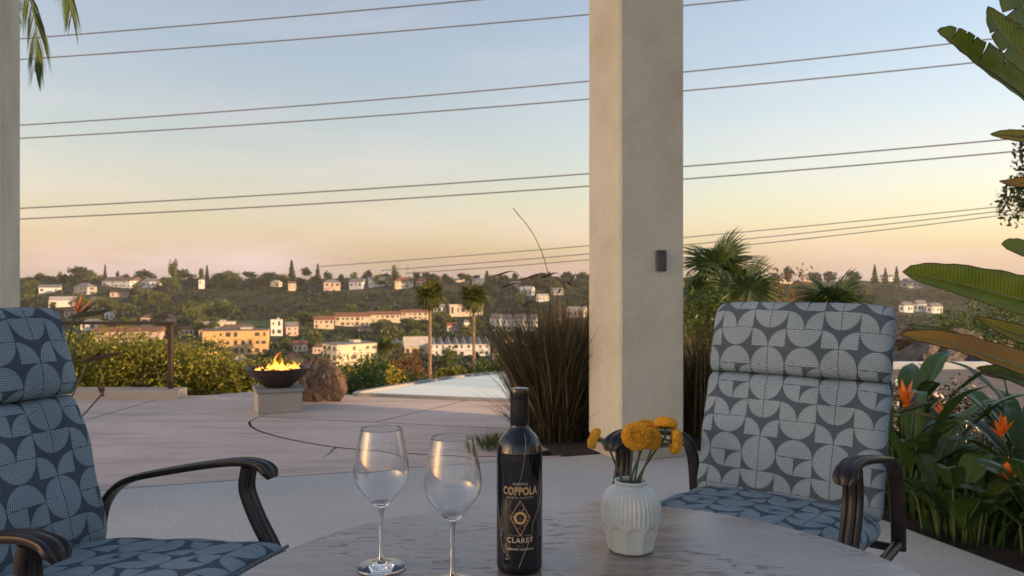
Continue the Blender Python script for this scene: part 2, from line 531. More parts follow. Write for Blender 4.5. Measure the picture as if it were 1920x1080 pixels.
plain('bark', (0.13, 0.095, 0.065), 0.9, vary=0.4, scale=12, bump=0.5, bscale=40)
plain('palm_bark', (0.22, 0.15, 0.095), 0.9, vary=0.4, scale=5, bump=0.5, bscale=30)

# ------------------------------------------------------------------ terrain: one sheet from the garden to the far ridge
PROF_D = [-200, 9, 12, 16, 30, 80, 160, 300, 470, 560, 640, 700, 800, 870, 930, 1000, 1100, 1300, 1700, 2600, 5000]
PROF_Z = [-0.5, -0.5, -0.9, -2.6, -9, -23, -33, -38, -38.5, -37, -35, -31, -19, -9, -1, 3.5, 3, -6, -10, 4, 10]
def sstep(x, a, b):
    t = np.clip((x - a) / (b - a), 0, 1)
    return t * t * (3 - 2 * t)
def terrain_z(x, y):
    x = np.asarray(x, float); y = np.asarray(y, float)
    t = x / np.maximum(y, 1.0)
    side = sstep(t, 0.16, 0.34)                      # right of the pillar the bank is level for longer and the hills lie farther off
    near = np.where(y < 120, 1.0, 0.0)
    d_near = y - 10 * side * sstep(y, 4, 12)
    d_far = y * (1 - 0.20 * side)
    k = sstep(y, 30, 150)
    d = d_near * (1 - k) + d_far * k
    far = sstep(y, 60, 400)
    d = d + far * (22 * np.sin(x / 150 + 0.6) + 14 * np.sin(x / 61 + 2.1) + 6 * np.sin(x / 27))
    z = np.interp(d, PROF_D, PROF_Z)
    z = z + far * (1.2 * np.sin(x / 33 + y / 41) + 0.8 * np.sin(x / 17 - y / 23 + 1))
    z = z + far * 7 * np.exp(-((x + 195) / 70) ** 2 - ((y - 640) / 55) ** 2)          # grassy spur
    return z
def ground_hit(px, py):
    """first terrain point along the ray through a photo pixel"""
    ys = np.concatenate([np.arange(20, 200, 2.0), np.arange(200, 2600, 4.0)])
    xs = (px - 960) / 1500 * ys; zs = CAM_Z - (py - 530) / 1500 * ys
    h = terrain_z(xs, ys)
    hit = np.nonzero(zs <= h)[0]
    i = hit[0] if len(hit) else int(np.argmin(zs - h + 0.002 * np.abs(ys - 1000)))
    return float(xs[i]), float(ys[i]), float(h[i])
def grid_coords(lim, near, n_near, n_far, p=2.0):
    a = np.linspace(-near, near, n_near)
    b = near + (lim - near) * np.linspace(0, 1, n_far + 1)[1:] ** p
    return np.concatenate([-b[::-1], a, b])
gx = grid_coords(3500, 20, 60, 110, 2.2)
gy = np.concatenate([np.linspace(-120, 0, 20)[:-1], np.linspace(0, 60, 90)[:-1], np.linspace(60, 1200, 170)[:-1], np.linspace(1200, 5000, 40)])
X, Y = np.meshgrid(gx, gy)
Z = terrain_z(X, Y)
V = np.stack([X, Y, Z], -1).reshape(-1, 3)
nx, ny = len(gx), len(gy)
ii, jj = np.meshgrid(np.arange(nx - 1), np.arange(ny - 1))
q = (jj * nx + ii).ravel()
F = np.stack([q, q + 1, q + nx + 1, q + nx], -1)
def mat_terrain():
    t = NT('hill_ground'); c = t.geo()
    f = t.noise(c, 0.03, 8, 0.65); g = t.noise(c, 0.25, 5, 0.7)
    col = t.ramp(f, [(0.3, (0.022, 0.038, 0.018)), (0.5, (0.040, 0.058, 0.026)), (0.66, (0.09, 0.075, 0.04)), (0.78, (0.05, 0.07, 0.03))])
    col = t.mix(t.math('MULTIPLY', g, 0.5), col, (0.05, 0.05, 0.028, 1))
    # mown grass on the spur
    sp = t.n('ShaderNodeSeparateXYZ'); t.l(c, sp.inputs[0])
    dx = t.math('DIVIDE', t.math('ADD', sp.outputs['X'], 195.0), 75.0); dy = t.math('DIVIDE', t.math('SUBTRACT', sp.outputs['Y'], 640.0), 62.0)
    rr = t.math('ADD', t.math('ADD', t.math('MULTIPLY', dx, dx), t.math('MULTIPLY', dy, dy)), t.math('MULTIPLY', f, 0.8))
    col = t.mix(t.ramp(rr, [(0.9, (1, 1, 1)), (1.3, (0, 0, 0))]), col, (0.085, 0.125, 0.045, 1))
    t.l(col, t.b.inputs['Base Color']); t.set(Roughness=0.95, Specular_IOR_Level=0.1)
    t.bump(g, 0.6, 1.5)
    M['hill_ground'] = t.m
mat_terrain()
terrain = np_mesh('terrain', V, F, M['hill_ground'], None, True)
tag(terrain, 'brushy valley floor and hillside rising to the far ridge', None, None, 'structure')

# ------------------------------------------------------------------ covered patio
AX = R(18)
E1 = Vector((math.cos(AX), math.sin(AX), 0)); E2 = Vector((-math.sin(AX), math.cos(AX), 0))
CORNER = Vector((1.287, 5.772, 0))
def pl(a, b, z=0.0):
    """patio frame: a along the far edge from the corner, b outwards"""
    p = CORNER + E1 * a + E2 * b
    return Vector((p.x, p.y, z))
def pl2(a, b):
    p = pl(a, b); return (p.x, p.y)
m = MB().prism([pl2(0, 0), pl2(-9, 0), pl2(-9, -10), pl2(0, -10)], -0.25, 0.0)
patio = m.build('patio_floor', M['patio_concrete']); tag(patio, 'grey sanded concrete floor of the covered patio', None, None, 'structure')

# ------------------------------------------------------------------ pool deck in slabs with recessed joints
def fl2(px, py):
    p = floor_at(px, py); return (p.x, p.y)
base_poly = [pl2(-9, 0.02), pl2(0.4, 0.02), (1.9, 7.4), (0.4, 7.95), (-1.85, 8.62), (-2.2, 9.3), (-3.3, 8.5), (-9.5, 8.45)]
m = MB().prism(base_poly, -0.5, -0.05)
deck = m.build('pool_deck', M['joint_soil']); tag(deck, 'pinkish concrete pool deck beyond the patio', None, None, 'structure')
arc_px = [(520, 768), (492, 778), (474, 786), (470, 791), (476, 799), (495, 808), (540, 820), (620, 834.5), (700, 842), (800, 849.5), (880, 852.5), (960, 853)]
arc = spline([fl2(*p) for p in arc_px], 6)
inner = list(arc) + [(0.5, 5.9), (0.95, 6.6), (0.4, 7.93), (-1.85, 8.6), (-2.15, 8.3)]
outer = [pl2(-9, 0.05), pl2(-0.85, 0.05)] + [(p[0] - 0.014, p[1] - 0.018) for p in reversed(arc)] + [(-2.18, 8.3), (-1.88, 8.62), (-2.2, 9.3), (-3.3, 8.5), (-9.5, 8.45)]
def slab(poly, z, parent):
    if len(poly) < 3: return
    mm = MB().prism(poly, -0.06, z)
    o = mm.build('slab', M['deck_concrete'], parent)
    o.data.materials.append(M['joint_soil'])                 # side faces take the dark joint colour
    for p in o.data.polygons:
        if abs(p.normal.z) < 0.5: p.material_index = 1
    return o
def split(poly, p, q, gap=0.010):
    d = Vector((q[0] - p[0], q[1] - p[1])).normalized(); n_ = (-d.y, d.x)
    a = clip_poly(poly, (p[0] + n_[0] * gap / 2, p[1] + n_[1] * gap / 2), n_)
    b = clip_poly(poly, (p[0] - n_[0] * gap / 2, p[1] - n_[1] * gap / 2), (-n_[0], -n_[1]))
    return a, b
a, b = split(inner, fl2(560, 783), fl2(930, 801), 0.016)
back, front = a, b
if sum(p[1] for p in a) / len(a) < sum(p[1] for p in b) / len(b): back, front = b, a
b1, b2 = split(back, fl2(690, 793), fl2(830, 760), 0.014)
for pg in (front, b1, b2): slab(pg, -0.008, deck)
# the outer field is triangulated by strips so that each slab stays convex enough
cuts = [((-3.9, 4.0), (-3.6, 9.0)), ((-5.9, 4.0), (-5.6, 9.0))]
pieces = [outer]
for p, q_ in cuts:
    nxt = []
    for pg in pieces:
        u, w = split(pg, p, q_, 0.014)
        nxt += [s for s in (u, w) if len(s) > 2]
    pieces = nxt
for pg in pieces: slab(pg, -0.009, deck)
ck = spline([(*fl2(631, 837), -0.0085), (*fl2(622, 842), -0.0085), (*fl2(618, 848), -0.0085), (*fl2(606, 855), -0.0085)], 4)
cr = MB().tube(ck, [0.006, 0.006, 0.005, 0.005, 0.005, 0.004, 0.004, 0.004, 0.003, 0.003, 0.002, 0.002, 0.001], 5).build('crack', M['joint_soil'], deck)

# ------------------------------------------------------------------ pool with raised stone rim
rim_in = spline([(1.9, 7.55), (0.5, 7.95), (-0.6, 8.22), (-1.40, 8.46), (-1.62, 8.56), (-1.24, 9.20), (-0.67, 10.02), (0.0, 10.55), (1.2, 11.0), (2.6, 11.1), (3.5, 10.7), (3.9, 9.9), (3.8, 9.0), (3.4, 8.0), (2.8, 7.5)], 5)[:-1]
ctr = Vector((1.6, 9.3))
def offset_loop(loop, w):
    out = []
    for i in range(len(loop)):
        a, b = Vector(loop[i - 1]), Vector(loop[(i + 1) % len(loop)])
        d = (b - a).normalized(); nrm = Vector((d.y, -d.x))
        p = Vector(loop[i])
        if nrm.dot(p - ctr) < 0: nrm = -nrm
        out.append((p.x + nrm.x * w, p.y + nrm.y * w))
    return out
rim_out = offset_loop(rim_in, 0.07)
def ring_prism(inner_l, outer_l, z0, z1):
    n = len(inner_l); mm = MB(); vs = []
    for lp, z in ((inner_l, z0), (outer_l, z0), (outer_l, z1), (inner_l, z1)):
        vs += [(p[0], p[1], z) for p in lp]
    fs = []
    for k in range(4):
        k2 = (k + 1) % 4
        for i in range(n):
            j = (i + 1) % n
            fs.append((k * n + i, k * n + j, k2 * n + j, k2 * n + i))
    return mm.add(vs, fs)
pool_rim = ring_prism(rim_in, rim_out, -0.9, 0.022).build('pool_rim', M['coping_stone'])
tag(pool_rim, 'grey stone rim around the curved pool', None, None, 'structure')
def mat_water():
    t = NT('pool_water'); c = t.geo()
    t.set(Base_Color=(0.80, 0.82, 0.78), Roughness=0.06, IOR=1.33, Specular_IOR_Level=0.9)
    t.bump(t.noise(c, 3.0, 3, 0.5), 0.02, 0.02)
    M['pool_water'] = t.m
mat_water()
m = MB().prism(rim_in, -0.8, 0.006)
pool = m.build('pool_water', M['pool_water']); tag(pool, 'pale still pool water mirroring the evening sky', None, None, 'structure')

# ------------------------------------------------------------------ garden bed right of the patio, planting pocket by the pillar
def mat_soil():
    t = NT('bark_mulch'); c = t.geo()
    f = t.noise(c, 30, 5, 0.7)
    t.l(t.ramp(f, [(0.3, (0.020, 0.015, 0.011)), (0.7, (0.075, 0.055, 0.040))]), t.b.inputs['Base Color'])
    t.set(Roughness=0.95); t.bump(f, 1.0, 0.03)
    M['bark_mulch'] = t.m
mat_soil()
bed = [pl2(0.01, -10), pl2(0.01, 0.0), pl2(0.42, 0.02), (2.0, 7.3), (5.0, 7.9), (9.0, 8.9), (9, 3), (9, -4)]
garden_bed = MB().prism(bed, -0.5, -0.05).build('garden_bed', M['bark_mulch']); tag(garden_bed, 'dark mulched planting bed beside the patio', None, None, 'structure')
pocket = [pl2(-0.98, 0.025), pl2(0.38, 0.025), (1.85, 7.25), (0.75, 7.3), (0.05, 6.35)]
planting_pocket = MB().prism(pocket, -0.05, 0.006).build('planting_bed', M['bark_mulch']); tag(planting_pocket, 'dark soil pocket under the ornamental grass', None, None, 'structure')

# ------------------------------------------------------------------ pillars, unseen open pergola over the patio, added house block to shade it
def pillar(name, corner, w, label, h=3.64):
    root = empty(name, (corner.x, corner.y, 0), AX)
    MB().box((w / 2, w / 2, (h + 0.07) / 2 + 0.035), (w, w, h - 0.07), 0, 0.014).build('shaft', M['stucco'], root)
    MB().box((w / 2, w / 2, 0.035), (w + 0.012, w + 0.012, 0.07), 0, 0.006).build('skirting', M['pale_concrete'], root)
    tag(root, label, 'pillar', 'patio pillars')
    return root
PW = 0.49
AXP = R(20)
p_mid = pillar('patio_pillar', Vector((0.717, 5.30, 0)), PW, 'broad cream stucco pillar with a small grey outlet box beside the dark ornamental grass')
p_mid.rotation_euler.z = AXP
p_left = pillar('patio_pillar', Vector((-3.125, 4.02, 0)), PW, 'cream stucco pillar cut off at the photo edge behind the grey chair')
p_left.rotation_euler.z = R(23)
plain('outlet_grey', (0.085, 0.09, 0.10), 0.5, 0.3)
plain('outlet_dark', (0.02, 0.02, 0.022), 0.6)
ob = empty('outlet_box', (0, 0, 0))
u_ = (1239 - 1165) / (1285 - 1165) * PW
oc = Vector((0.717, 5.30, 0)) + Vector((math.cos(AXP), math.sin(AXP), 0)) * u_
ob.location = (oc.x, oc.y, CAM_Z + (530 - 508) / 1500 * 5.37)
ob.rotation_euler.z = AXP
MB().box((0, -0.012, 0.07), (0.078, 0.024, 0.142), 0, 0.006).build('cover', M['outlet_grey'], ob)
MB().box((0, -0.027, 0.064), (0.052, 0.006, 0.10), 0, 0.002).build('flap', M['outlet_grey'], ob)
MB().box((0.004, -0.0255, 0.128), (0.010, 0.004, 0.010)).build('screw', M['outlet_dark'], ob)
tag(ob, 'small grey weatherproof outlet box on the stucco pillar', 'outlet box')
plain('pergola_wood', (0.11, 0.075, 0.05), 0.8, vary=0.3)
rf = empty('pergola', (CORNER.x, CORNER.y, 3.64), AX)  # unseen; few open rafters so that skylight reaches the patio
MB().box((-2.9, -0.28, 0.13), (7.2, 0.22, 0.26), 0, 0.01).build('beam', M['stucco'], rf)
MB().box((-2.9, -6.6, 0.13), (7.2, 0.22, 0.26), 0, 0.01).build('beam', M['stucco'], rf)
for a_ in (-6.2, 0.4): MB().box((a_, -6.6, -1.82), (0.22, 0.22, 3.64), 0, 0.01).build('rear_post', M['stucco'], rf)
for k in range(4):
    MB().box((-6.0 + k * 2.06, -3.4, 0.34), (0.09, 7.0, 0.16), 0, 0.006).build('rafter', M['pergola_wood'], rf)
tag(rf, 'unseen open pergola on the pillars, added in place of a roof to let skylight in', 'pergola')
sun_block = empty('house', (9.5, -0.8, -0.3))  # added unseen block, placed to keep the low sun off the terrace
MB().box((0.9, -1.25, 2.6), (1.8, 9.3, 5.2)).build('wall', M['stucco'], sun_block)
MB().box((0.9, -1.25, 5.27), (2.1, 9.5, 0.14)).build('roof', M['coping_stone'], sun_block)
plain('dark_pane', (0.02, 0.025, 0.03), 0.08)
for yy in (-3.5, -0.5, 2.0):
    wn = MB().box((-0.02, yy, 1.6), (0.04, 1.3, 1.4)).build('window', M['outlet_dark'], sun_block)
    MB().box((-0.045, yy, 1.6), (0.01, 1.15, 1.25)).build('pane', M['dark_pane'], wn)
tag(sun_block, 'added unseen house-like stucco block that shades the terrace from the low sun', 'house')

# ------------------------------------------------------------------ kerb and railing on the left
curb = MB().box((-7.2, 8.32, 0.03), (7.55, 0.26, 0.115), 0, 0.012).build('kerb_wall', M['pale_concrete'])
tag(curb, 'low concrete kerb wall under the dark railing', 'kerb')
plain('rust_metal', (0.045, 0.028, 0.022), 0.55, 0.4, vary=0.4, scale=20)
rl = empty('railing', (-3.55, 8.32, 0.086))
for k in range(4):
    MB().box((-k * 1.8, 0, 0.335), (0.05, 0.05, 0.67), 0, 0.004).build('post', M['rust_metal'], rl)
MB().box((-2.82, 0, 0.685), (5.75, 0.06, 0.03), 0, 0.004).build('top_rail', M['rust_metal'], rl)
tag(rl, 'dark rusty metal railing with square posts behind the grey chair', 'railing')

plain('path_gravel', (0.15, 0.14, 0.13), 0.95, vary=0.3, scale=14, bump=0.6, bscale=40)
walk = [(3.6, 7.0), (9.5, 8.2), (12, 11.2), (4.2, 11.35), (4.0, 9.5)]
garden_path = MB().prism(walk, -0.5, -0.04).build('path', M['path_gravel']); tag(garden_path, 'grey paved path behind the flower bed on the right', None, None, 'structure')
plain('pale_blue_paint', (0.50, 0.56, 0.62), 0.5, vary=0.1)
lw = MB().box((8.2, 11.45, 0.0), (8.6, 0.12, 0.12), 0, 0.02).build('low_wall', M['pale_blue_paint']); tag(lw, 'pale blue-grey low rim wall behind the flower bed on the right', 'wall')

# ------------------------------------------------------------------ table
TZ = 0.722
TC = Vector((0.11, 1.157, 0)); TR_ = 0.566
tb = empty('round_table', (TC.x, TC.y, 0))
prof = [(0.0, TZ - 0.034), (TR_ - 0.02, TZ - 0.034), (TR_ - 0.004, TZ - 0.028), (TR_, TZ - 0.017), (TR_ - 0.002, TZ - 0.006), (TR_ - 0.008, TZ), (0.0, TZ)]
m = MB()
n = 128
vs = [(0, 0, TZ - 0.034)]; fs = []
for r_, z in prof[1:-1]:
    vs += [(r_ * math.cos(2 * math.pi * k / n), r_ * math.sin(2 * math.pi * k / n), z) for k in range(n)]
vs.append((0, 0, TZ))
nr = len(prof) - 2
for k in range(n):
    j = (k + 1) % n
    fs.append((0, 1 + j, 1 + k))
    for i in range(nr - 1):
        fs.append((1 + i * n + k, 1 + i * n + j, 1 + (i + 1) * n + j, 1 + (i + 1) * n + k))
    fs.append((len(vs) - 1, 1 + (nr - 1) * n + k, 1 + (nr - 1) * n + j))
m.add(vs, fs)
m.build('tabletop', M['table_stone'], tb, True, angle=40)
MB().lathe([(0.0, TZ - 0.034), (0.50, TZ - 0.034), (0.50, TZ - 0.075), (0.47, TZ - 0.075), (0.46, TZ - 0.05), (0.0, TZ - 0.05)], 64).build('apron', M['bronze_metal'], tb, True, angle=40)
MB().lathe([(0.0, TZ - 0.05), (0.09, TZ - 0.05), (0.07, 0.55), (0.055, 0.40), (0.075, 0.22), (0.12, 0.10), (0.20, 0.06), (0.0, 0.06)], 32).build('pedestal', M['bronze_metal'], tb, True, angle=40)
MB().lathe([(0.0, 0.0), (0.30, 0.0), (0.30, 0.03), (0.26, 0.06), (0.0, 0.06)], 48).build('base', M['bronze_metal'], tb, True, angle=40)
tag(tb, 'round grey-brown stone-topped patio table holding bottle and glasses', 'table')

# ------------------------------------------------------------------ cushioned patio chairs
def cushion(name, path, w, thick, parent, lat=(0, 1, 0), vo=0.0, end=0.35, wob=0.0, sq=4.5, uo=0.0):
    """path: list of (f, z) centreline points; cross-section a soft rounded rectangle; uv in metres"""
    P = [Vector((p[0], 0, p[1])) for p in spline(path, 7)]
    N = len(P)
    ln = [0.0]
    for i in range(1, N): ln.append(ln[-1] + (P[i] - P[i - 1]).length)
    tot = ln[-1]
    K = 56
    me = bpy.data.meshes.new(name)
    verts, uvx, uvy = [], [], []
    rs = random.Random(sum(map(ord, name)) + 3)
    ph = [rs.uniform(0, 6.28) for _ in range(6)]
    for i, p in enumerate(P):
        t = (P[min(i + 1, N - 1)] - P[max(i - 1, 0)]).normalized()
        nm = Vector((t.z, 0, -t.x))                 # front of the cushion
        if nm.x < -0.2 and abs(nm.x) > abs(nm.z): nm = -nm
        e = min(ln[i], tot - ln[i]) / 0.045
        k = end + (1 - end) * math.sqrt(max(0.0, 1 - (1 - min(e, 1.0)) ** 2))
        kw = 1 - 0.03 * (1 - min(e, 1.0)) ** 2
        ring, ux = [], []
        for c in range(K + 1):
            a = -math.pi / 2 + 2 * math.pi * c / K   # starts at the back centre
            ca, sa = math.cos(a), math.sin(a)
            s = math.copysign(abs(ca) ** (2 / sq), ca) * w / 2 * kw
            d = math.copysign(abs(sa) ** (2 / 2.6), sa) * thick / 2 * k
            d += wob * 0.5 * (math.sin(s * 23 + ph[0] + ln[i] * 9) + math.sin(ln[i] * 31 + ph[1] + s * 7)) * (0.3 if sa < 0 else 1) * k
            d += (0.010 * (1 - (2 * s / w) ** 2) if sa > 0 else 0)
            ring.append((s, d))
        acc = [0.0]
        for c in range(1, K + 1):
            acc.append(acc[-1] + math.hypot(ring[c][0] - ring[c - 1][0], ring[c][1] - ring[c - 1][1]))
        mid = acc[K // 2]
        for c in range(K + 1):
            q = p + Vector(lat) * ring[c][0] + nm * ring[c][1]
            verts.append(tuple(q)); uvx.append(-(acc[c] - mid) + uo); uvy.append(ln[i] + vo)
    faces = []
    W = K + 1
    for i in range(N - 1):
        for c in range(K):
            faces.append((i * W + c, i * W + c + 1, (i + 1) * W + c + 1, (i + 1) * W + c))
    faces.append(tuple(range(K - 1, -1, -1))); faces.append(tuple((N - 1) * W + c for c in range(K)))
    me.from_pydata(verts, [], faces)
    uvl = me.uv_layers.new(name='UVMap')
    idx = np.zeros(len(me.loops), dtype=np.int32); me.loops.foreach_get('vertex_index', idx)
    uv = np.stack([np.array(uvx)[idx], np.array(uvy)[idx]], -1)
    uvl.data.foreach_set('uv', uv.ravel().astype(np.float32))
    bm = bmesh.new(); bm.from_mesh(me); bmesh.ops.remove_doubles(bm, verts=bm.verts, dist=1e-5); bmesh.ops.recalc_face_normals(bm, faces=bm.faces); bm.to_mesh(me); bm.free()
    for p in me.polygons: p.use_smooth = True
    return link_mesh(name, me, M['chair_fabric'], parent)
ARM_PROF = []
def arm_profile(w, t):
    pts = []
    h = w / 2
    top = [(-h, 0.0), (-h * 0.92, t * 0.42), (-h * 0.72, t * 0.55), (-h * 0.52, t * 0.52), (-h * 0.42, t * 0.36), (-h * 0.32, t * 0.54), (0, t * 0.62), (h * 0.32, t * 0.54), (h * 0.42, t * 0.36), (h * 0.52, t * 0.52), (h * 0.72, t * 0.55), (h * 0.92, t * 0.42), (h, 0.0)]
    bot = [(h * 0.85, -t * 0.4), (h * 0.4, -t * 0.5), (-h * 0.4, -t * 0.5), (-h * 0.85, -t * 0.4)]
    return top + bot
def chair(loc, yaw, label, arm_dz=0.0, tilt=0.0):
    root = empty('patio_chair', (loc[0], loc[1], 0), yaw)      # +x is forward
    beta = 0.29
    fb, zb, Lb = -0.232, 0.489, 0.656
    def bk(t, off): return (fb - math.sin(beta) * t * Lb - math.cos(beta) * off, zb + math.cos(beta) * t * Lb - math.sin(beta) * off)
    W = 0.603
    back = cushion('backrest', [bk(-0.02, 0.045), bk(0.15, 0.045), bk(0.3, 0.043), bk(0.45, 0.043), bk(0.625, 0.05)], W, 0.092, root, wob=0.007, vo=0.02, uo=0.02, end=0.45, sq=7)
    head = cushion('headrest', [bk(0.632, 0.043), bk(0.74, 0.036), bk(0.86, 0.036), bk(0.94, 0.042), bk(1.0, 0.052)], W, 0.108, root, wob=0.007, vo=0.145, uo=0.02, end=0.5, sq=7)
    seat = cushion('seat_cushion', [(0.335, 0.462), (0.27, 0.470), (0.1, 0.464), (-0.1, 0.456), (-0.26, 0.450)], W + 0.01, 0.098, root, wob=0.005, vo=0.05, end=0.62, sq=7)
    # piping round the front of the seat cushion
    pts = [(0.345, y, 0.508 - 0.002 * (abs(y) / 0.3) ** 4) for y in np.linspace(-0.27, 0.27, 13)]
    MB().tube(pts, 0.0045, 8).build('piping', M['piping_fabric'], seat, True)
    hw = 0.333
    lat = (0, 1, 0)
    arm = spline([(0.262, 0, 0.700), (0.252, 0, 0.718), (0.228, 0, 0.733), (0.17, 0, 0.740), (0.06, 0, 0.728), (-0.09, 0, 0.703), (-0.19, 0, 0.682), (-0.25, 0, 0.656), (-0.292, 0, 0.612), (-0.315, 0, 0.555), (-0.328, 0, 0.47), (-0.335, 0, 0.37)], 5)
    sup = spline([(0.19, 0, 0.730 + arm_dz), (0.180, 0, 0.66 + arm_dz * 0.5), (0.190, 0, 0.60), (0.218, 0, 0.54), (0.255, 0, 0.475), (0.275, 0, 0.42), (0.265, 0, 0.375)], 5)
    for s in (-1, 1):
        n_ = len(arm)
        profs = []
        for i in range(n_):
            u = i / (n_ - 1)
            wd = (0.056 - 0.012 * min(1, max(0, (u - 0.5) / 0.15))) * (0.72 + 0.28 * min(1, u * 14)) * (1 + 0.14 * math.exp(-((u - 0.10) / 0.07) ** 2))
            th = 0.018 * (0.65 + 0.35 * min(1, u * 10))
            profs.append([(a, b) for a, b in arm_profile(wd, th)])
        path = [(p[0], s * hw, p[2]) for p in arm]
        # sweep normal is lat x t: for a path running backwards (-x) lat x t points up
        a_ = MB().sweep(path, profs, lat).build('armrest', M['bronze_metal'], root, True, angle=50)
        pf = arm_profile(0.052, 0.026)
        MB().sweep([(p[0], s * hw, p[2]) for p in sup], [(x, -y) for x, y in pf], lat).build('arm_support', M['bronze_metal'], root, True, angle=50)
    # seat frame, back frame, swivel base
    m = MB()
    for s in (-1, 1): m.tube([(-0.345, s * hw, 0.39), (0.28, s * hw, 0.39)], 0.016, 10)
    for x in (-0.30, 0.0, 0.26): m.tube([(x, -hw, 0.385), (x, hw, 0.385)], 0.013, 8)
    m.build('seat_frame', M['bronze_metal'], root, True, angle=50)
    m = MB()
    for s in (-1, 1):
        p0, p1 = bk(-0.1, 0.105), bk(0.95, 0.105)
        m.tube([(-0.31, s * 0.25, 0.39), (p0[0], s * 0.25, p0[1]), (p1[0], s * 0.25, p1[1])], 0.014, 8)
    for t in (0.3, 0.62, 0.95):
        p = bk(t, 0.105); m.tube([(p[0], -0.25, p[1]), (p[0], 0.25, p[1])], 0.010, 8)
    m.build('back_frame', M['bronze_metal'], root, True, angle=50)
    MB().lathe([(0.0, 0.395), (0.10, 0.395), (0.10, 0.37), (0.04, 0.35), (0.035, 0.14), (0.06, 0.11), (0.0, 0.11)], 24).build('swivel_post', M['bronze_metal'], root, True, angle=50)
    for k in range(4):
        a = R(45 + 90 * k); c_, s_ = math.cos(a), math.sin(a)
        pth = spline([(0.03 * c_, 0.03 * s_, 0.14), (0.14 * c_, 0.14 * s_, 0.11), (0.27 * c_, 0.27 * s_, 0.035), (0.32 * c_, 0.32 * s_, 0.015)], 4)
        MB().tube(pth, [0.022] * (len(pth) - 2) + [0.018, 0.015], 8).build('foot', M['bronze_metal'], root, True, angle=60)
    # the seat and arms rock on the base; arms sit at their own height
    pv = Matrix.Translation((0, 0, 0.38)) @ Matrix.Rotation(-tilt, 4, 'Y') @ Matrix.Translation((0, 0, -0.38))
    for o_ in root.children:
        nm = o_.name.split('.')[0]
        if nm == 'armrest':
            for v in o_.data.vertices:
                v.co.z += arm_dz * min(1, max(0, (v.co.z - 0.4) / 0.25))
        if nm in ('armrest', 'arm_support', 'seat_frame', 'seat_cushion'):
            o_.data.transform(pv)
            for c_ in o_.children: c_.data.transform(pv)
    tag(root, label, 'chair', 'patio chairs with circle-patterned cushions')
    return root
chair((0.717, 2.389), R(232.5), 'bronze-framed patio chair with blue-grey circle-patterned cushions beside the pillar', -0.012)
chair((-0.978, 1.885), R(-17.9), 'bronze-framed patio chair with dark grey circle-patterned cushions cut off at the photo edge', -0.038, R(2.0))

# ------------------------------------------------------------------ wine glasses
def wine_glass(x, y, label):
    root = empty('wine_glass', (x, y, TZ + 0.0006))
    # outer profile from the foot up, then the inside of the bowl down
    foot = [(0.0002, 0.0), (0.030, 0.0), (0.0385, 0.0006), (0.0402, 0.0016), (0.0398, 0.0026), (0.030, 0.0040), (0.016, 0.0062), (0.0075, 0.0095), (0.0050, 0.0140)]
    stem = [(0.0050, 0.0140), (0.0041, 0.022), (0.0036, 0.035), (0.0035, 0.065), (0.0039, 0.084), (0.0048, 0.092), (0.0068, 0.099)]
    outer = spline([(0.0068, 0.099), (0.0125, 0.104), (0.0235, 0.1155), (0.0345, 0.1285), (0.0425, 0.1415), (0.0452, 0.1545), (0.0447, 0.167), (0.0425, 0.183), (0.0387, 0.203), (0.0353, 0.219), (0.0334, 0.228)], 5)
    inner = []
    for r_, z in reversed(outer):
        if z > 0.106: inner.append((max(r_ - 0.00115, 0.0004), z))
    inner += [(0.011, 0.1065), (0.005, 0.1052), (0.0003, 0.1050)]
    rim = [(0.0331, 0.2285), (0.03255, 0.2284)]
    MB().lathe(outer + rim + inner, 72).build('bowl', M['clear_glass'], root, True)
    MB().lathe(spline(stem, 4), 40).build('stem', M['clear_glass'], root, True)
    MB().lathe(foot, 64).build('foot', M['clear_glass'], root, True, angle=60)
    tag(root, label, 'wine glass', 'empty wine glasses')
    return root
wine_glass((715 - 960) / 1500 * 1.312, 1.312, 'empty long-stemmed wine glass whose whole foot shows, farthest from the bottle')
wine_glass((848.5 - 960) / 1500 * 1.238, 1.238, 'empty long-stemmed wine glass with cropped foot, right next to the bottle')

# ------------------------------------------------------------------ wine bottle
BX, BY = (974 - 960) / 1500 * 1.308, 1.308
bt = empty('wine_bottle', (BX, BY, TZ + 0.0005), R(-1))
BR = 0.0375
body_p = [(0.0005, 0.004), (0.020, 0.004), (0.030, 0.0), (0.0345, 0.001), (0.0368, 0.005), (BR, 0.012), (BR, 0.10)]
body_p += spline([(BR, 0.14), (BR, 0.186), (0.0367, 0.197), (0.0335, 0.2085), (0.0275, 0.2185), (0.0205, 0.226), (0.0160, 0.2325), (0.0143, 0.240), (0.0140, 0.247)], 5)
body_p += [(0.0140, 0.247), (0.0002, 0.247)]
MB().lathe(body_p, 72).build('body', M['bottle_glass'], bt, True, angle=50)
cap_p = [(0.0142, 0.228), (0.01455, 0.2285), (0.01455, 0.277), (0.01475, 0.279), (0.0154, 0.2805), (0.0154, 0.2925), (0.0148, 0.2945), (0.0130, 0.2953), (0.0003, 0.2953)]
cap_p = [(0.0152, 0.2355), (0.0155, 0.2360), (0.0152, 0.260), (0.0149, 0.277), (0.0151, 0.2790), (0.0158, 0.2805), (0.0158, 0.2925), (0.0152, 0.2945), (0.0134, 0.2953), (0.0003, 0.2953)]
MB().lathe(cap_p, 56).build('capsule', M['capsule_foil'], bt, True, angle=35)
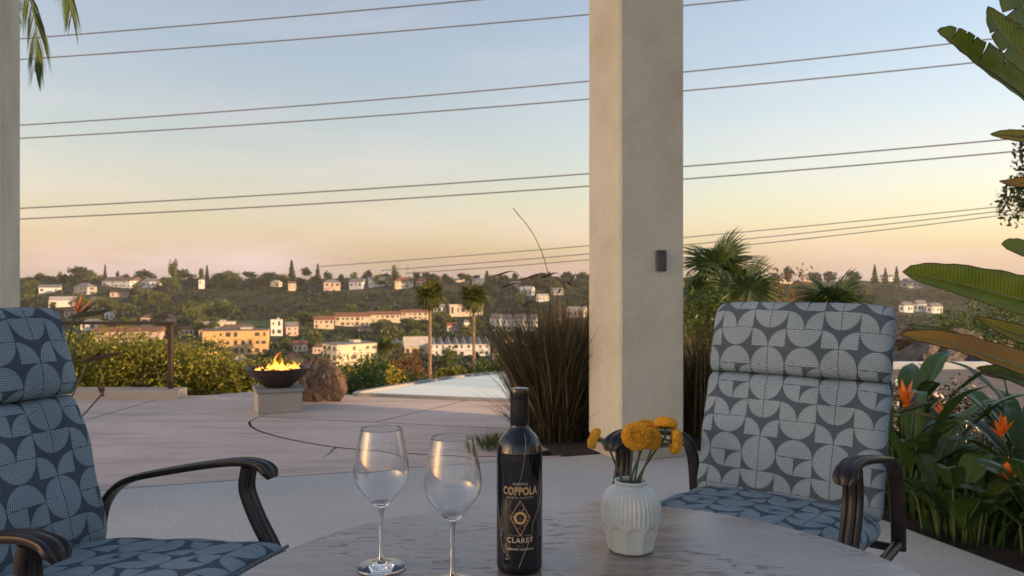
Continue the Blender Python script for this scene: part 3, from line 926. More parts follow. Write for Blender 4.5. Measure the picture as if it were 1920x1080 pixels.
def wrap_text(txt, size, zc, mat, xs=1.0, bold=0.0, parent=bt, track=1.0, ang0=0.0, arch=0.0, name='lettering'):
    cu = bpy.data.curves.new('txt', 'FONT'); cu.body = txt; cu.size = size; cu.align_x = 'CENTER'; cu.align_y = 'CENTER'; cu.offset = bold; cu.space_character = track
    cu.resolution_u = 3
    o = bpy.data.objects.new('txt', cu); COL.objects.link(o)
    dg = bpy.context.evaluated_depsgraph_get(); dg.update()
    me = bpy.data.meshes.new_from_object(o.evaluated_get(dg))
    bpy.data.objects.remove(o)
    r_ = BR + 0.00025
    for v in me.vertices:
        x, y = v.co.x * xs, v.co.y
        a = x / r_ + ang0
        z = zc + y + arch * (1 - (x / 0.02) ** 2)
        v.co = (r_ * math.sin(a), -r_ * math.cos(a), z)
    me.name = name
    return link_mesh(name, me, mat, parent)
A0 = 0.04
wrap_text('FRANCIS', 0.0058, 0.1455, M['pale_gold_print'], 0.9, 0.0001, ang0=A0, arch=0.002, track=1.25)
wrap_text('COPPOLA', 0.0172, 0.1355, M['gold_print'], 0.72, 0.0007, ang0=A0, track=1.08)
wrap_text('DIAMOND COLLECTION', 0.0040, 0.1255, M['pale_gold_print'], 0.92, 0.0, ang0=A0, track=1.15)
wrap_text('2016 BLACK LABEL', 0.0040, 0.0655, M['dim_print'], 0.95, 0.0001, ang0=A0, track=1.2)
wrap_text('CLARET', 0.0118, 0.0575, M['pale_gold_print'], 0.98, 0.0001, ang0=A0, track=1.12)
wrap_text('750 ML', 0.0036, 0.0485, M['dim_print'], 1.0, 0.0, ang0=A0, track=1.2)
wrap_text('CABERNET SAUVIGNON', 0.0042, 0.0435, M['pale_gold_print'], 0.92, 0.0001, ang0=A0, track=1.12)
# diamond emblem: filigree frame, ring and centre
def wrap_poly(polys, mat, name, lift=0.0003, parent=bt):
    mm = MB(); r_ = BR + lift
    for pg in polys:
        vs = []
        for x, z in pg:
            a = x / r_ + A0
            vs.append((r_ * math.sin(a), -r_ * math.cos(a), 0.0935 + z))
        mm.add(vs, [tuple(range(len(vs)))])
    return mm.build(name, mat, parent, weld=False)
DW, DH = 0.0168, 0.0285
def diamond(k0, k1):
    out = []
    c0 = [(0, DH * k0), (DW * k0, 0), (0, -DH * k0), (-DW * k0, 0)]; c1 = [(0, DH * k1), (DW * k1, 0), (0, -DH * k1), (-DW * k1, 0)]
    for i in range(4):
        j = (i + 1) % 4
        for s in range(6):
            f0, f1 = s / 6, (s + 1) / 6
            lerp = lambda a, b, f: (a[0] + (b[0] - a[0]) * f, a[1] + (b[1] - a[1]) * f)
            out.append([lerp(c0[i], c0[j], f0), lerp(c0[i], c0[j], f1), lerp(c1[i], c1[j], f1), lerp(c1[i], c1[j], f0)])
    return out
def annulus(r0, r1, n=28, cx=0, cz=0):
    return [[(cx + r_ * math.cos(a), cz + r_ * math.sin(a)) for r_, a in ((r0, 2 * math.pi * k / n), (r1, 2 * math.pi * k / n), (r1, 2 * math.pi * (k + 1) / n), (r0, 2 * math.pi * (k + 1) / n))] for k in range(n)]
emb = wrap_poly(diamond(0.93, 1.0), M['gold_print'], 'emblem')
fil = []
rs = random.Random(4)
for k in range(150):
    x = rs.uniform(-DW, DW); z = rs.uniform(-DH, DH)
    if abs(x) / DW + abs(z) / DH > 0.88 or math.hypot(x, z) < 0.0108: continue
    s = rs.uniform(0.0005, 0.0011)
    fil += annulus(s * 0.45, s, 6, x, z)
wrap_poly(fil, M['gold_print'], 'filigree', parent=emb)
wrap_poly(annulus(0.0062, 0.0102), M['gold_print'], 'ring', parent=emb)
blob = []
for k in range(26):
    x = rs.gauss(0, 0.0019); z = rs.gauss(0, 0.0024)
    if math.hypot(x, z) < 0.0052: blob += annulus(0.0002, 0.0006, 5, x, z)
wrap_poly(blob, M['dim_print'], 'centre_relief', parent=emb)
# thin gold netting threads
t = NT('gold_thread'); t.set(Base_Color=(0.50, 0.42, 0.30), Roughness=0.4, Metallic=0.3); M['gold_thread'] = t.m
def thread(pts):
    P = []
    for a, z in spline(pts, 8):
        r_ = float(np.interp(z, [p[1] for p in body_p[5:-1]], [p[0] for p in body_p[5:-1]])) + 0.0003
        P.append((r_ * math.sin(a), -r_ * math.cos(a), z))
    MB().tube(P, 0.00028, 5).build('netting_thread', M['gold_thread'], bt, True)
thread([(0.38, 0.225), (0.25, 0.195), (0.05, 0.155), (-0.35, 0.12), (-0.95, 0.085), (-1.1, 0.07)])
thread([(1.25, 0.155), (1.05, 0.115), (0.62, 0.085), (0.55, 0.065), (0.30, 0.045), (-0.05, 0.012)])
thread([(-1.15, 0.175), (-1.2, 0.12), (-0.95, 0.075), (-0.9, 0.055), (-0.7, 0.035)])
tag(bt, 'black wine bottle with gold lettering and a diamond emblem on the table', 'wine bottle')

# ------------------------------------------------------------------ ribbed vase
VX, VY = (1183 - 960) / 1500 * 1.402, 1.402
vz = empty('flower_vase', (VX, VY, TZ + 0.0005))
def vase_mesh():
    n = 40 * 6
    P = spline([(0.034, 0.0), (0.0405, 0.0035), (0.0435, 0.018), (0.0480, 0.036), (0.0508, 0.052), (0.0518, 0.066), (0.0512, 0.080), (0.0480, 0.094), (0.0415, 0.104), (0.0330, 0.1105), (0.0285, 0.1135)], 6)
    rows = []
    for r_, z in P:
        row = []
        for k in range(n):
            a = 2 * math.pi * k / n
            # ten facets below, arched where they meet the ribbed shoulder
            fa = ((a / (2 * math.pi) * 10) % 1.0) - 0.5
            top = 0.0505 - 0.014 * (abs(fa) * 2) ** 2.2
            fw = min(max((top - z) / 0.0025, 0), 1)
            flat = r_ * math.cos(math.pi / 10) / math.cos(fa * 2 * math.pi / 10) - 0.0004
            rib = 0.5 + 0.5 * math.cos(a * 40)
            wr = min(max((z - 0.053) / 0.002, 0), 1) * min(max((0.1075 - z) / 0.012, 0), 1)
            rr = r_ + wr * (rib ** 0.7 * 0.0022 - 0.0016)
            rr = rr * (1 - fw) + flat * fw
            row.append((rr * math.cos(a), rr * math.sin(a), z))
        rows.append(row)
    for r_, z in [(0.0275, 0.1150), (0.0278, 0.1165), (0.0290, 0.1178), (0.0295, 0.1200), (0.0288, 0.1218), (0.0272, 0.1222), (0.0258, 0.1205), (0.0255, 0.115), (0.033, 0.105), (0.044, 0.08), (0.044, 0.05), (0.038, 0.008), (0.0004, 0.006)]:
        rows.append([(r_ * math.cos(2 * math.pi * k / n), r_ * math.sin(2 * math.pi * k / n), z) for k in range(n)])
    rows.insert(0, [(0.0004 * math.cos(2 * math.pi * k / n), 0.0004 * math.sin(2 * math.pi * k / n), 0.001) for k in range(n)])
    vs = [p for r_ in rows for p in r_]; fs = []
    for i in range(len(rows) - 1):
        for k in range(n):
            j = (k + 1) % n
            fs.append((i * n + k, i * n + j, (i + 1) * n + j, (i + 1) * n + k))
    return MB().add(vs, fs)
vase_mesh().build('body', M['celadon_ceramic'], vz, True, weld=False, angle=35)
tag(vz, 'pale celadon ceramic vase with ribbed shoulder and faceted base', 'vase')

# ------------------------------------------------------------------ pompom flowers in the vase
def pompom_head(root, r_, flat, seed, depth):
    """head centred on the root's origin, facing +z; its petals are one dense mass"""
    g = np.random.default_rng(seed)
    n = 520
    k = np.arange(n) + 0.5
    cz = 1 - 1.55 * k / n                      # from the pole to below the rim
    ph = k * 2.399963
    sr = np.sqrt(np.clip(1 - cz ** 2, 0, 1))
    d = np.stack([sr * np.cos(ph), sr * np.sin(ph), cz * flat], -1)
    inner = cz > 0.93
    V, F = [], []
    for i in range(n):
        p = d[i] * r_
        if cz[i] > 0.90: p = p * (0.80 + 0.6 * (1 - cz[i]))
        nrm = np.array([d[i][0], d[i][1], d[i][2] / max(flat, 0.01)]); nrm /= np.linalg.norm(nrm)
        t = np.cross(nrm, [0.3, 0.2, 1.0]); t /= np.linalg.norm(t) + 1e-9
        b = np.cross(nrm, t)
        s = r_ * 0.105 * (0.75 + 0.25 * (1 - cz[i])) * g.uniform(0.85, 1.15)
        tip = p + nrm * r_ * 0.17 + g.normal(0, 0.03, 3) * r_
        base = p - nrm * r_ * 0.12
        q = len(V)
        for a in range(4):
            an = a * math.pi / 2 + g.uniform(0, 0.4)
            V.append(base + (t * math.cos(an) + b * math.sin(an)) * s * 0.6)
        for a in range(4):
            an = a * math.pi / 2 + 0.4
            V.append(p + nrm * r_ * 0.09 + (t * math.cos(an) + b * math.sin(an)) * s)
        V.append(tip)
        for a in range(4):
            e = (a + 1) % 4
            F.append((q + a, q + e, q + 4 + e, q + 4 + a)); F.append((q + 4 + a, q + 4 + e, q + 8, q + 8))
    quads = [f for f in F if len(set(f)) == 4]; tris = [f[:3] for f in F if len(set(f)) == 3]
    me = bpy.data.meshes.new('petals'); me.from_pydata([tuple(v) for v in V], [], quads + tris); me.update()
    link_mesh('petals', me, M['pompom_petal'], root)
    core = MB().lathe([(0.0003, r_ * flat * 0.86), (r_ * 0.35, r_ * flat * 0.80), (r_ * 0.7, r_ * flat * 0.55), (r_ * 0.86, r_ * 0.05), (r_ * 0.75, -r_ * flat * 0.5), (r_ * 0.3, -r_ * flat * 0.62), (0.0003, -r_ * flat * 0.65)], 20).build('core', M['flower_eye'], root, True)
    MB().lathe([(0.0003, -r_ * flat * 0.50), (r_ * 0.30, -r_ * flat * 0.62), (r_ * 0.22, -r_ * flat * 0.85), (0.0014, -r_ * flat * 1.0)], 14).build('calyx', M['flower_stem'], root, True)
def pompom(px, py, Yd, r_px, face, mouth, label, bend, flat=0.62, seed=0):
    r_ = r_px * Yd / 1500
    hc = at(px, py, Yd)
    face = Vector(face).normalized()
    root = empty('pompom_flower', (VX + mouth[0], VY + mouth[1], TZ + 0.095))
    head = empty('flower_head', hc - Vector(root.location))
    head.parent = root
    head.rotation_euler = face.to_track_quat('Z', 'Y').to_euler()
    # parts hang straight under the thing: bake the head's turn into its meshes
    bpy.context.view_layer.update()
    mtx = Matrix.Translation(hc - Vector(root.location)) @ face.to_track_quat('Z', 'Y').to_matrix().to_4x4()
    pompom_head(head, r_, flat, seed, 0)
    for c in list(head.children):
        c.data.transform(mtx); c.parent = root
    bpy.data.objects.remove(head)
    h = hc - Vector(root.location) - face * r_ * flat * 0.95
    pre = h - face * bend
    b0 = Vector((0, 0, -0.035)) - Vector((mouth[0], mouth[1], 0)) * 0.6
    pth = spline([tuple(b0), (0, 0, 0.024), tuple((Vector((0, 0, 0.024)) * 0.45 + pre * 0.55) + Vector((0, 0, 0.004))), tuple(pre), tuple(h + face * r_ * 0.1)], 7)
    MB().tube(pth, 0.0019, 8).build('stem', M['flower_stem'], root, True)
    tag(root, label, 'flower', 'yellow-orange pompom flowers in the vase')
pompom(1115, 822, 1.385, 17.5, (-0.75, 0.15, 0.28), (-0.016, -0.010), 'yellow-orange pompom flower leaning far left out of the vase, seen from its side', 0.012, 0.55, 1)
pompom(1192, 818, 1.365, 23.5, (0.0, -1.0, 0.16), (-0.004, -0.014), 'largest yellow-orange pompom flower, facing straight forward above the vase', 0.010, 0.62, 2)
pompom(1211, 805, 1.425, 20, (-0.1, -0.5, 0.85), (0.002, 0.010), 'yellow-orange pompom flower mostly hidden behind the largest one', 0.012, 0.62, 3)
pompom(1223, 823, 1.39, 18.5, (0.62, -0.72, 0.1), (0.006, -0.004), 'yellow-orange pompom flower with dark centre overlapping the largest one on its right', 0.012, 0.62, 4)
pompom(1248, 795, 1.405, 19.5, (0.12, 0.35, 1.0), (0.012, 0.004), 'topmost yellow-orange pompom flower, seen from below with its green calyx', 0.014, 0.55, 5)
pompom(1266, 828, 1.395, 20.5, (0.9, -0.1, -0.12), (0.014, -0.006), 'yellow-orange pompom flower nodding right, farthest from the pillar side of the vase', 0.022, 0.55, 6)
from mathutils import noise as mnoise

# ------------------------------------------------------------------ leaf clouds, grasses, palms, paddle leaves
def leaf_cloud(n, radii, size, seed, shell=0.55, clumps=0, lean=None, flat=0.0):
    """n diamond leaves spread through a lumpy ellipsoid around the origin"""
    g = np.random.default_rng(seed)
    if clumps:
        c = g.normal(0, 1, (clumps, 3)); c /= np.linalg.norm(c, axis=1, keepdims=True)
        c *= g.uniform(0.35, 0.92, (clumps, 1))
        k = g.integers(0, clumps, n)
        p = c[k] + g.normal(0, 0.20, (n, 3))
    else:
        d = g.normal(0, 1, (n, 3)); d /= np.linalg.norm(d, axis=1, keepdims=True)
        r_ = (shell + (1 - shell) * g.random((n, 1))) ** 1.0
        lump = 1 + 0.16 * np.sin(d[:, :1] * 5 + seed) + 0.13 * np.sin(d[:, 1:2] * 7 + 2 * seed) + 0.10 * np.sin(d[:, 2:3] * 9)
        p = d * r_ * lump
    p = p * np.array(radii)
    a = g.normal(0, 1, (n, 3)); a[:, 2] *= (1 - flat); a /= np.linalg.norm(a, axis=1, keepdims=True)
    b = np.cross(a, g.normal(0, 1, (n, 3))); b /= np.linalg.norm(b, axis=1, keepdims=True) + 1e-9
    s = size * g.uniform(0.6, 1.4, (n, 1))
    V = np.stack([p - a * s, p + b * s * 0.42, p + a * s, p - b * s * 0.42], 1).reshape(-1, 3)
    F = np.arange(n * 4).reshape(n, 4)
    return V, F
def bush(name, loc, radii, n, size, mat, label, seed, cat='bush', group=None, stem=True, clumps=0):
    root = empty(name, loc)
    V, F = leaf_cloud(n, radii, size, seed, 0.45, clumps)
    V[:, 2] += radii[2] * 0.95
    V[:, 2] = np.maximum(V[:, 2], 0.01)
    np_mesh('foliage', V, F, M[mat], root)
    if stem:
        m = MB(); rs = random.Random(seed)
        for k in range(5):
            a = rs.uniform(0, 6.28); r_ = rs.uniform(0.3, 0.6)
            m.tube([(0.03 * math.cos(a), 0.03 * math.sin(a), -0.05), (radii[0] * r_ * 0.5 * math.cos(a), radii[1] * r_ * 0.5 * math.sin(a), radii[2] * 0.7), (radii[0] * r_ * math.cos(a), radii[1] * r_ * math.sin(a), radii[2] * 1.3)], [0.014, 0.010, 0.005], 6)
        m.build('stems', M['bark'], root, True)
    tag(root, label, cat, group)
    return root
def blades(n, spread, hgt, wid, seed, lean=0.5, droop=0.5, seg=6, up=0.0):
    """arching grass blades from a clump base; returns V, F (quads)"""
    g = np.random.default_rng(seed)
    az = g.uniform(0, 2 * np.pi, n); base_r = spread * np.sqrt(g.random(n))
    bx, by = base_r * np.cos(az), base_r * np.sin(az)
    h = hgt * g.uniform(0.55, 1.08, n); ln = lean * g.uniform(0.15, 1.0, n); dr = droop * g.uniform(0.3, 1.2, n)
    az2 = az + g.normal(0, 0.5, n)
    t = np.linspace(0, 1, seg + 1)[None, :]
    rad = ln[:, None] * h[:, None] * (t ** 1.5)
    z = h[:, None] * (t - 0.35 * dr[:, None] * t ** 3)
    x = bx[:, None] + rad * np.cos(az2)[:, None]; y = by[:, None] + rad * np.sin(az2)[:, None]
    w = wid * g.uniform(0.6, 1.3, n)[:, None] * (1 - t ** 2.2 * 0.92)
    sd = az2 + np.pi / 2 + g.normal(0, 0.6, n)
    ox, oy = np.cos(sd)[:, None] * w, np.sin(sd)[:, None] * w
    A = np.stack([x - ox, y - oy, z], -1); B = np.stack([x + ox, y + oy, z], -1)
    V = np.stack([A, B], 2).reshape(n, (seg + 1) * 2, 3)
    f = []
    for s in range(seg): f.append([2 * s, 2 * s + 1, 2 * s + 3, 2 * s + 2])
    F = (np.array(f)[None] + (np.arange(n) * (seg + 1) * 2)[:, None, None]).reshape(-1, 4)
    return V.reshape(-1, 3), F, np.stack([x[:, -1], y[:, -1], z[:, -1]], -1), np.stack([x[:, -2], y[:, -2], z[:, -2]], -1)

# ------------------------------------------------------------------ ornamental grass beside the pillar
def grass_clump(loc, n, spread, hgt, label, seed, plumes=0, lean=0.55):
    root = empty('ornamental_grass', loc)
    V, F, _, _ = blades(n, spread, hgt, 0.0036, seed, lean, 0.55)
    o = np_mesh('blades', V, F, M['grass_blade'], root); o['kind'] = 'stuff'
    V, F, _, _ = blades(n // 4, spread * 1.1, hgt * 0.42, 0.0036, seed + 300, 1.3, 1.0)
    o = np_mesh('low_blades', V, F, M['grass_blade'], root); o['kind'] = 'stuff'
    V, F, _, _ = blades(n // 9, spread, hgt * 0.95, 0.0042, seed + 500, lean * 1.25, 0.9)
    o = np_mesh('dry_blades', V, F, M['tan_blade'], root); o['kind'] = 'stuff'
    g = random.Random(seed)
    for k in range(plumes):
        a = g.uniform(0, 6.28); l = g.uniform(0.12, 0.75); h = hgt * g.uniform(0.95, 1.22)
        pth = spline([(spread * 0.3 * math.cos(a), spread * 0.3 * math.sin(a), 0), (spread * 0.4 * math.cos(a) + l * h * 0.12 * math.cos(a), spread * 0.4 * math.sin(a) + l * h * 0.12 * math.sin(a), h * 0.5), (l * h * 0.42 * math.cos(a), l * h * 0.42 * math.sin(a), h * 0.92), (l * h * 0.78 * math.cos(a), l * h * 0.78 * math.sin(a), h * (1.02 - 0.2 * l))], 6)
        nn = len(pth)
        rad = [0.0018 if i < nn * 0.72 else 0.0018 + 0.007 * math.sin(math.pi * (i - nn * 0.72) / (nn * 0.28 + 0.01)) for i in range(nn)]
        MB().tube(pth, rad, 6).build('plume', M['grass_plume'], root, True)
    tag(root, label, 'grass', 'clumps of dark ornamental grass')
    return root
gL = floor_at(1030, 845)
grass_clump((0.32, 6.15, 0.0), 2300, 0.26, 1.12, 'tall dark reddish ornamental grass clump with plumes, left of the pillar', 11, 8, 0.52)
grass_clump((0.62, 6.55, 0.0), 1300, 0.26, 1.18, 'dark ornamental grass clump pressed against the back of the pillar on its left', 12, 4, 0.42)
grass_clump((1.50, 6.35, 0.0), 1300, 0.24, 0.98, 'dark ornamental grass clump showing between the pillar and the blue-grey chair', 13, 2, 0.42)
# the one long bare stalk that rises out of the grass against the sky
lp = [at(1030, 640, 6.2), at(1028, 520, 6.2), at(1003, 445, 6.2), at(962, 390, 6.2)]
MBt = MB().tube(spline([tuple(p) for p in [Vector((0.3, 6.2, 0))] + lp], 6), [0.003] * 25, 5)
o = MBt.build('grass_stalk', M['grass_plume'], None, True); tag(o, 'single long bare grass stalk arching high against the sky', 'grass stalk')
V, F, _, _ = blades(260, 0.16, 0.13, 0.003, 21, 0.8, 0.5)
tf = empty('grass_tuft', (-0.10, 5.78, 0.0)); o = np_mesh('blades', V, F, M['shrub_leaf'], tf); o['kind'] = 'stuff'
tag(tf, 'low green grass tuft at the patio edge behind the bottle', 'grass')

# ------------------------------------------------------------------ hedge beyond the deck
hedge_x = [(-7.1, 9.5, 0.95, 0.46), (-6.2, 9.3, 0.9, 0.50), (-5.35, 9.25, 0.85, 0.52), (-4.6, 9.3, 0.8, 0.56), (-3.95, 9.25, 0.75, 0.50), (-3.35, 9.2, 0.70, 0.44), (-2.85, 9.35, 0.60, 0.36)]
names = ['leftmost hidden part of', 'second bush of', 'golden-tipped bush beneath the rail in', 'tallest golden bush under the rail of', 'golden bush at the railing post in', 'bush right of the railing post in', 'lowest bush next to the fire bowl in']
for k, (x, y, w, h) in enumerate(hedge_x):
    bush('hedge_bush', (x, y, -0.32), (w, 0.75, h * 0.92), 6500, 0.024, 'hedge_leaf', ['green', 'yellowish', 'yellow-green', 'bright', 'dense', 'leafy', 'small'][k] + ' ' + names[k] + ' the hedge at the deck edge', 31 + k, 'bush', 'hedge bushes along the deck edge', clumps=26)
# lower growth right of the boulder
bush('garden_shrub', (-1.95, 10.3, -0.75), (0.55, 0.5, 0.46), 3600, 0.028, 'shrub_leaf', 'dark green shrub right behind the boulder', 51, 'bush')
bush('garden_shrub', (-1.35, 10.9, -0.85), (0.45, 0.4, 0.40), 3000, 0.026, 'shrub_leaf', 'dark green low shrub between boulder and pool rim', 52, 'bush')
bush('garden_shrub', (-1.72, 11.9, -0.85), (0.25, 0.25, 0.42), 1600, 0.022, 'yellow_leaf', 'small yellow-leaved shrub behind the pool rim', 53, 'bush')
bush('garden_shrub', (-2.6, 12.2, -1.3), (0.5, 0.5, 0.75), 3000, 0.026, 'hedge_leaf', 'yellow-green shrub rising behind the boulder', 54, 'bush')
for k, (px, py, Yd, w, h, mat, lab) in enumerate([(915, 698, 24, 0.7, 0.4, 'shrub_leaf', 'bright green shrub right of the right-hand tall palm foot'), (965, 692, 22, 0.7, 0.5, 'shrub_leaf', 'green shrub under the white terrace houses beside the grass'), (848, 706, 20, 0.45, 0.3, 'hedge_leaf', 'yellow-green shrub between the feet of the two tall palms'), (762, 692, 26, 0.75, 0.75, 'dry_leaf', 'dry reddish-brown bush between the two palms on the left'), (700, 700, 18, 0.7, 0.45, 'shrub_leaf', 'deep green shrub in front of the short palm')]):
    p = at(px, py, Yd)
    bush('slope_shrub', (p.x, p.y, p.z - h * 1.2), (w, w, h), 3600, 0.05, mat, lab, 60 + k, 'bush')

# ------------------------------------------------------------------ palms with fan leaves
def fan_mesh(rad, n, spread, seed, droop=0.25, split=0.55, width=None):
    """one fan leaf: lies in +x from the petiole end at the origin, up is +z; folded blades"""
    g = random.Random(seed)
    vs, fs = [], []
    for k in range(n):
        a = (k / (n - 1) - 0.5) * spread
        r_ = rad * (0.80 + 0.20 * math.cos(a * 0.75)) * g.uniform(0.93, 1.05)
        da = spread / n * 0.52
        d = droop * g.uniform(0.7, 1.4)
        b = len(vs)
        for t, wf in ((0.04, 0.6), (split, 1.0), (0.8, 0.55), (1.0, 0.02)):
            z = -d * rad * t ** 2.6 + 0.05 * rad * math.sin(math.pi * t)
            for s, lift in ((-1, 0.0), (0, 0.018 * rad), (1, 0.0)):
                w = s * da * min(t, split) * r_ * wf
                vs.append((math.cos(a) * r_ * t - math.sin(a) * w, math.sin(a) * r_ * t + math.cos(a) * w, z + lift * min(t * 2, 1) * (1 if t < 0.95 else 0)))
        for i in range(3):
            q = b + i * 3
            fs += [(q, q + 1, q + 4, q + 3), (q + 1, q + 2, q + 5, q + 4)]
    return vs, fs
def fan_palm(name, loc, trunk_h, trunk_r, rad, nleaf, label, seed, mat='palm_leaf', pet=0.5, blades_n=26, group=None, low=-35, skirt=True):
    root = empty(name, loc)
    g = random.Random(seed)
    m = MB()
    m.tube([(g.uniform(-0.1, 0.1) * (0 < i < 5), 0, trunk_h * i / 6) for i in range(7)], [trunk_r * (1.25 - 0.35 * i / 6) for i in range(7)], 10)
    m.build('trunk', M['palm_bark'], root, True)
    protos = []
    for v in range(3):
        vs, fs = fan_mesh(rad, blades_n, R(250), seed * 7 + v, 0.18 + 0.16 * v)
        vs = [(x + pet, y, z) for x, y, z in vs]
        mm = MB().add(vs, fs); mm.tube([(0, 0, 0), (pet * 0.5, 0, 0.015), (pet + 0.05, 0, 0)], [0.02 * rad + 0.004] * 3, 5)
        me = bpy.data.meshes.new('frond'); me.from_pydata(mm.v, [], mm.f); me.update(); me.materials.append(M[mat])
        protos.append(me)
    for k in range(nleaf):
        u = (k + 0.5) / nleaf
        el = R(80 + (low - 80) * u ** 0.85 + g.uniform(-8, 8)); az = k * 2.39996 + g.uniform(-0.3, 0.3)
        o = bpy.data.objects.new('frond', protos[k % 3]); COL.objects.link(o); o.parent = root
        o.location = (0, 0, trunk_h - 0.03)
        o.rotation_euler = (Matrix.Rotation(az, 3, 'Z') @ Matrix.Rotation(-el, 3, 'Y') @ Matrix.Rotation(g.uniform(-0.5, 0.5), 3, 'X')).to_euler()
        s = g.uniform(0.85, 1.1); o.scale = (s, s, s)
    tag(root, label, 'palm tree', group)
    return root
def valley_palm(px, crown_py, Yd, rad, label, seed, tr=0.17):
    c = at(px, crown_py, Yd); gz = float(terrain_z(c.x, c.y))
    return fan_palm('fan_palm', (c.x, c.y, gz - 0.3), c.z - gz + 0.3, tr, rad, 34, label, seed, 'palm_gold', rad * 0.45, 14, 'tall palms on the slope', -60)
valley_palm(806, 553, 60, 1.0, 'tall thin-trunked palm, left of the two tall palms above the valley', 1, 0.13)
valley_palm(888, 557, 66, 1.05, 'tall thin-trunked palm, right of the two tall palms above the valley', 2, 0.13)
valley_palm(722, 650, 95, 0.95, 'short palm in front of the cream apartment block', 3, 0.24)
c = at(1345, 505, 10.0); fan_palm('garden_fan_palm', (c.x, c.y, float(terrain_z(c.x, c.y)) - 0.05), c.z - float(terrain_z(c.x, c.y)), 0.07, 0.43, 13, 'fan palm with spiky fronds right beside the pillar', 5, 'palm_leaf', 0.20, 34)
c = at(1395, 575, 9.0); fan_palm('garden_fan_palm', (c.x, c.y, float(terrain_z(c.x, c.y)) - 0.05), c.z - float(terrain_z(c.x, c.y)), 0.06, 0.42, 10, 'lower fan palm just behind the left top of the blue-grey chair', 6, 'palm_leaf', 0.35, 30)
c = at(1562, 566, 11.0); fan_palm('garden_fan_palm', (c.x, c.y, float(terrain_z(c.x, c.y)) - 0.05), c.z - float(terrain_z(c.x, c.y)), 0.07, 0.52, 13, 'wide fan palm rising behind the middle of the blue-grey chair', 8, 'palm_leaf', 0.15, 34)
for k, (px, py, Yd, w, h, mat, lab) in enumerate([(1310, 640, 8.6, 0.42, 0.75, 'shrub_leaf', 'tangled dark green shrub between pillar and chair'), (1440, 600, 13, 0.9, 0.9, 'dry_leaf', 'golden dry shrub between the two fan palms'), (1330, 600, 12, 0.8, 0.85, 'hedge_leaf', 'yellow-green shrub behind the fan palm by the pillar'), (1790, 622, 15, 0.75, 0.42, 'shrub_leaf', 'rounded bright green bush above the boulders on the right'), (1875, 600, 16, 0.9, 0.55, 'shrub_leaf', 'green bush behind the giant leaves on the right')]):
    p = at(px, py, Yd); gz = float(terrain_z(p.x, p.y))
    hh = max((p.z - gz) / 1.0 + h, h)
    bush('bank_shrub', (p.x, p.y, gz - 0.05), (w, w, hh / 2), 3800, 0.035, mat, lab, 80 + k, 'bush')

# ------------------------------------------------------------------ feather palm outside the left edge, one frond hanging into view
fp = empty('feather_palm', (-4.80, 7.0, -0.05))
MB().tube([(0, 0, 0), (0.05, 0, 2.0), (0.0, 0, 4.3)], [0.16, 0.13, 0.12], 12).build('trunk', M['palm_bark'], fp, True)
def feather_frond(path, n, ll, seed):
    g = random.Random(seed); P = spline(path, 10); m = MB()
    m.tube(P, [0.014 * (1 - 0.75 * i / len(P)) for i in range(len(P))], 5)
    for k in range(n):
        u = 0.12 + 0.88 * k / n; f = u * (len(P) - 1); i = min(int(f), len(P) - 2); p = Vector(P[i]).lerp(Vector(P[i + 1]), f - i)
        t = (Vector(P[i + 1]) - Vector(P[i])).normalized()
        side = t.cross(Vector((0, 0, 1)))
        side = side.normalized() if side.length > 0.1 else Vector((0, 1, 0))
        for s in (-1, 1):
            l = ll * g.uniform(0.8, 1.1) * math.sin(math.pi * (0.15 + 0.8 * u)) ** 0.5
            d = (t * 0.75 + side * s * 0.55 + Vector((0, 0, -0.45))).normalized()
            e = p + d * l * 0.55; tip = p + d * l + Vector((0, 0, -l * 0.30))
            wv = d.cross(Vector((g.uniform(-1, 1), g.uniform(-1, 1), 0.4))).normalized() * 0.008
            m.add([p - wv * 0.5, p + wv * 0.5, e + wv, tip, e - wv], [(0, 1, 2, 4), (4, 2, 3)])
    return m
for k, pth in enumerate([[(0, 0, 4.25), (0.25, -0.05, 4.35), (0.55, -0.1, 3.9), (0.70, -0.12, 3.5), (0.70, -0.12, 3.05)], [(0, 0, 4.25), (0.35, -0.02, 4.45), (0.75, -0.05, 4.25), (0.93, -0.06, 3.85), (0.98, -0.06, 3.55)], [(0, 0, 4.25), (-0.5, 0.3, 4.7), (-1.1, 0.6, 4.5), (-1.5, 0.8, 3.9)], [(0, 0, 4.25), (-0.3, 0.9, 4.8), (-0.6, 1.6, 4.7), (-0.8, 2.0, 4.2)], [(0, 0, 4.25), (-0.6, -0.6, 4.7), (-1.2, -1.2, 4.4), (-1.5, -1.5, 3.8)], [(0, 0, 4.25), (-0.5, 0.8, 4.8), (-1.0, 1.6, 4.6), (-1.3, 2.0, 4.0)]]):
    feather_frond(pth, 40, 0.42, 90 + k).build('frond', M['palm_leaf'], fp, weld=False)
tag(fp, 'feathery palm whose frond hangs beside the left pillar at the top', 'palm tree')

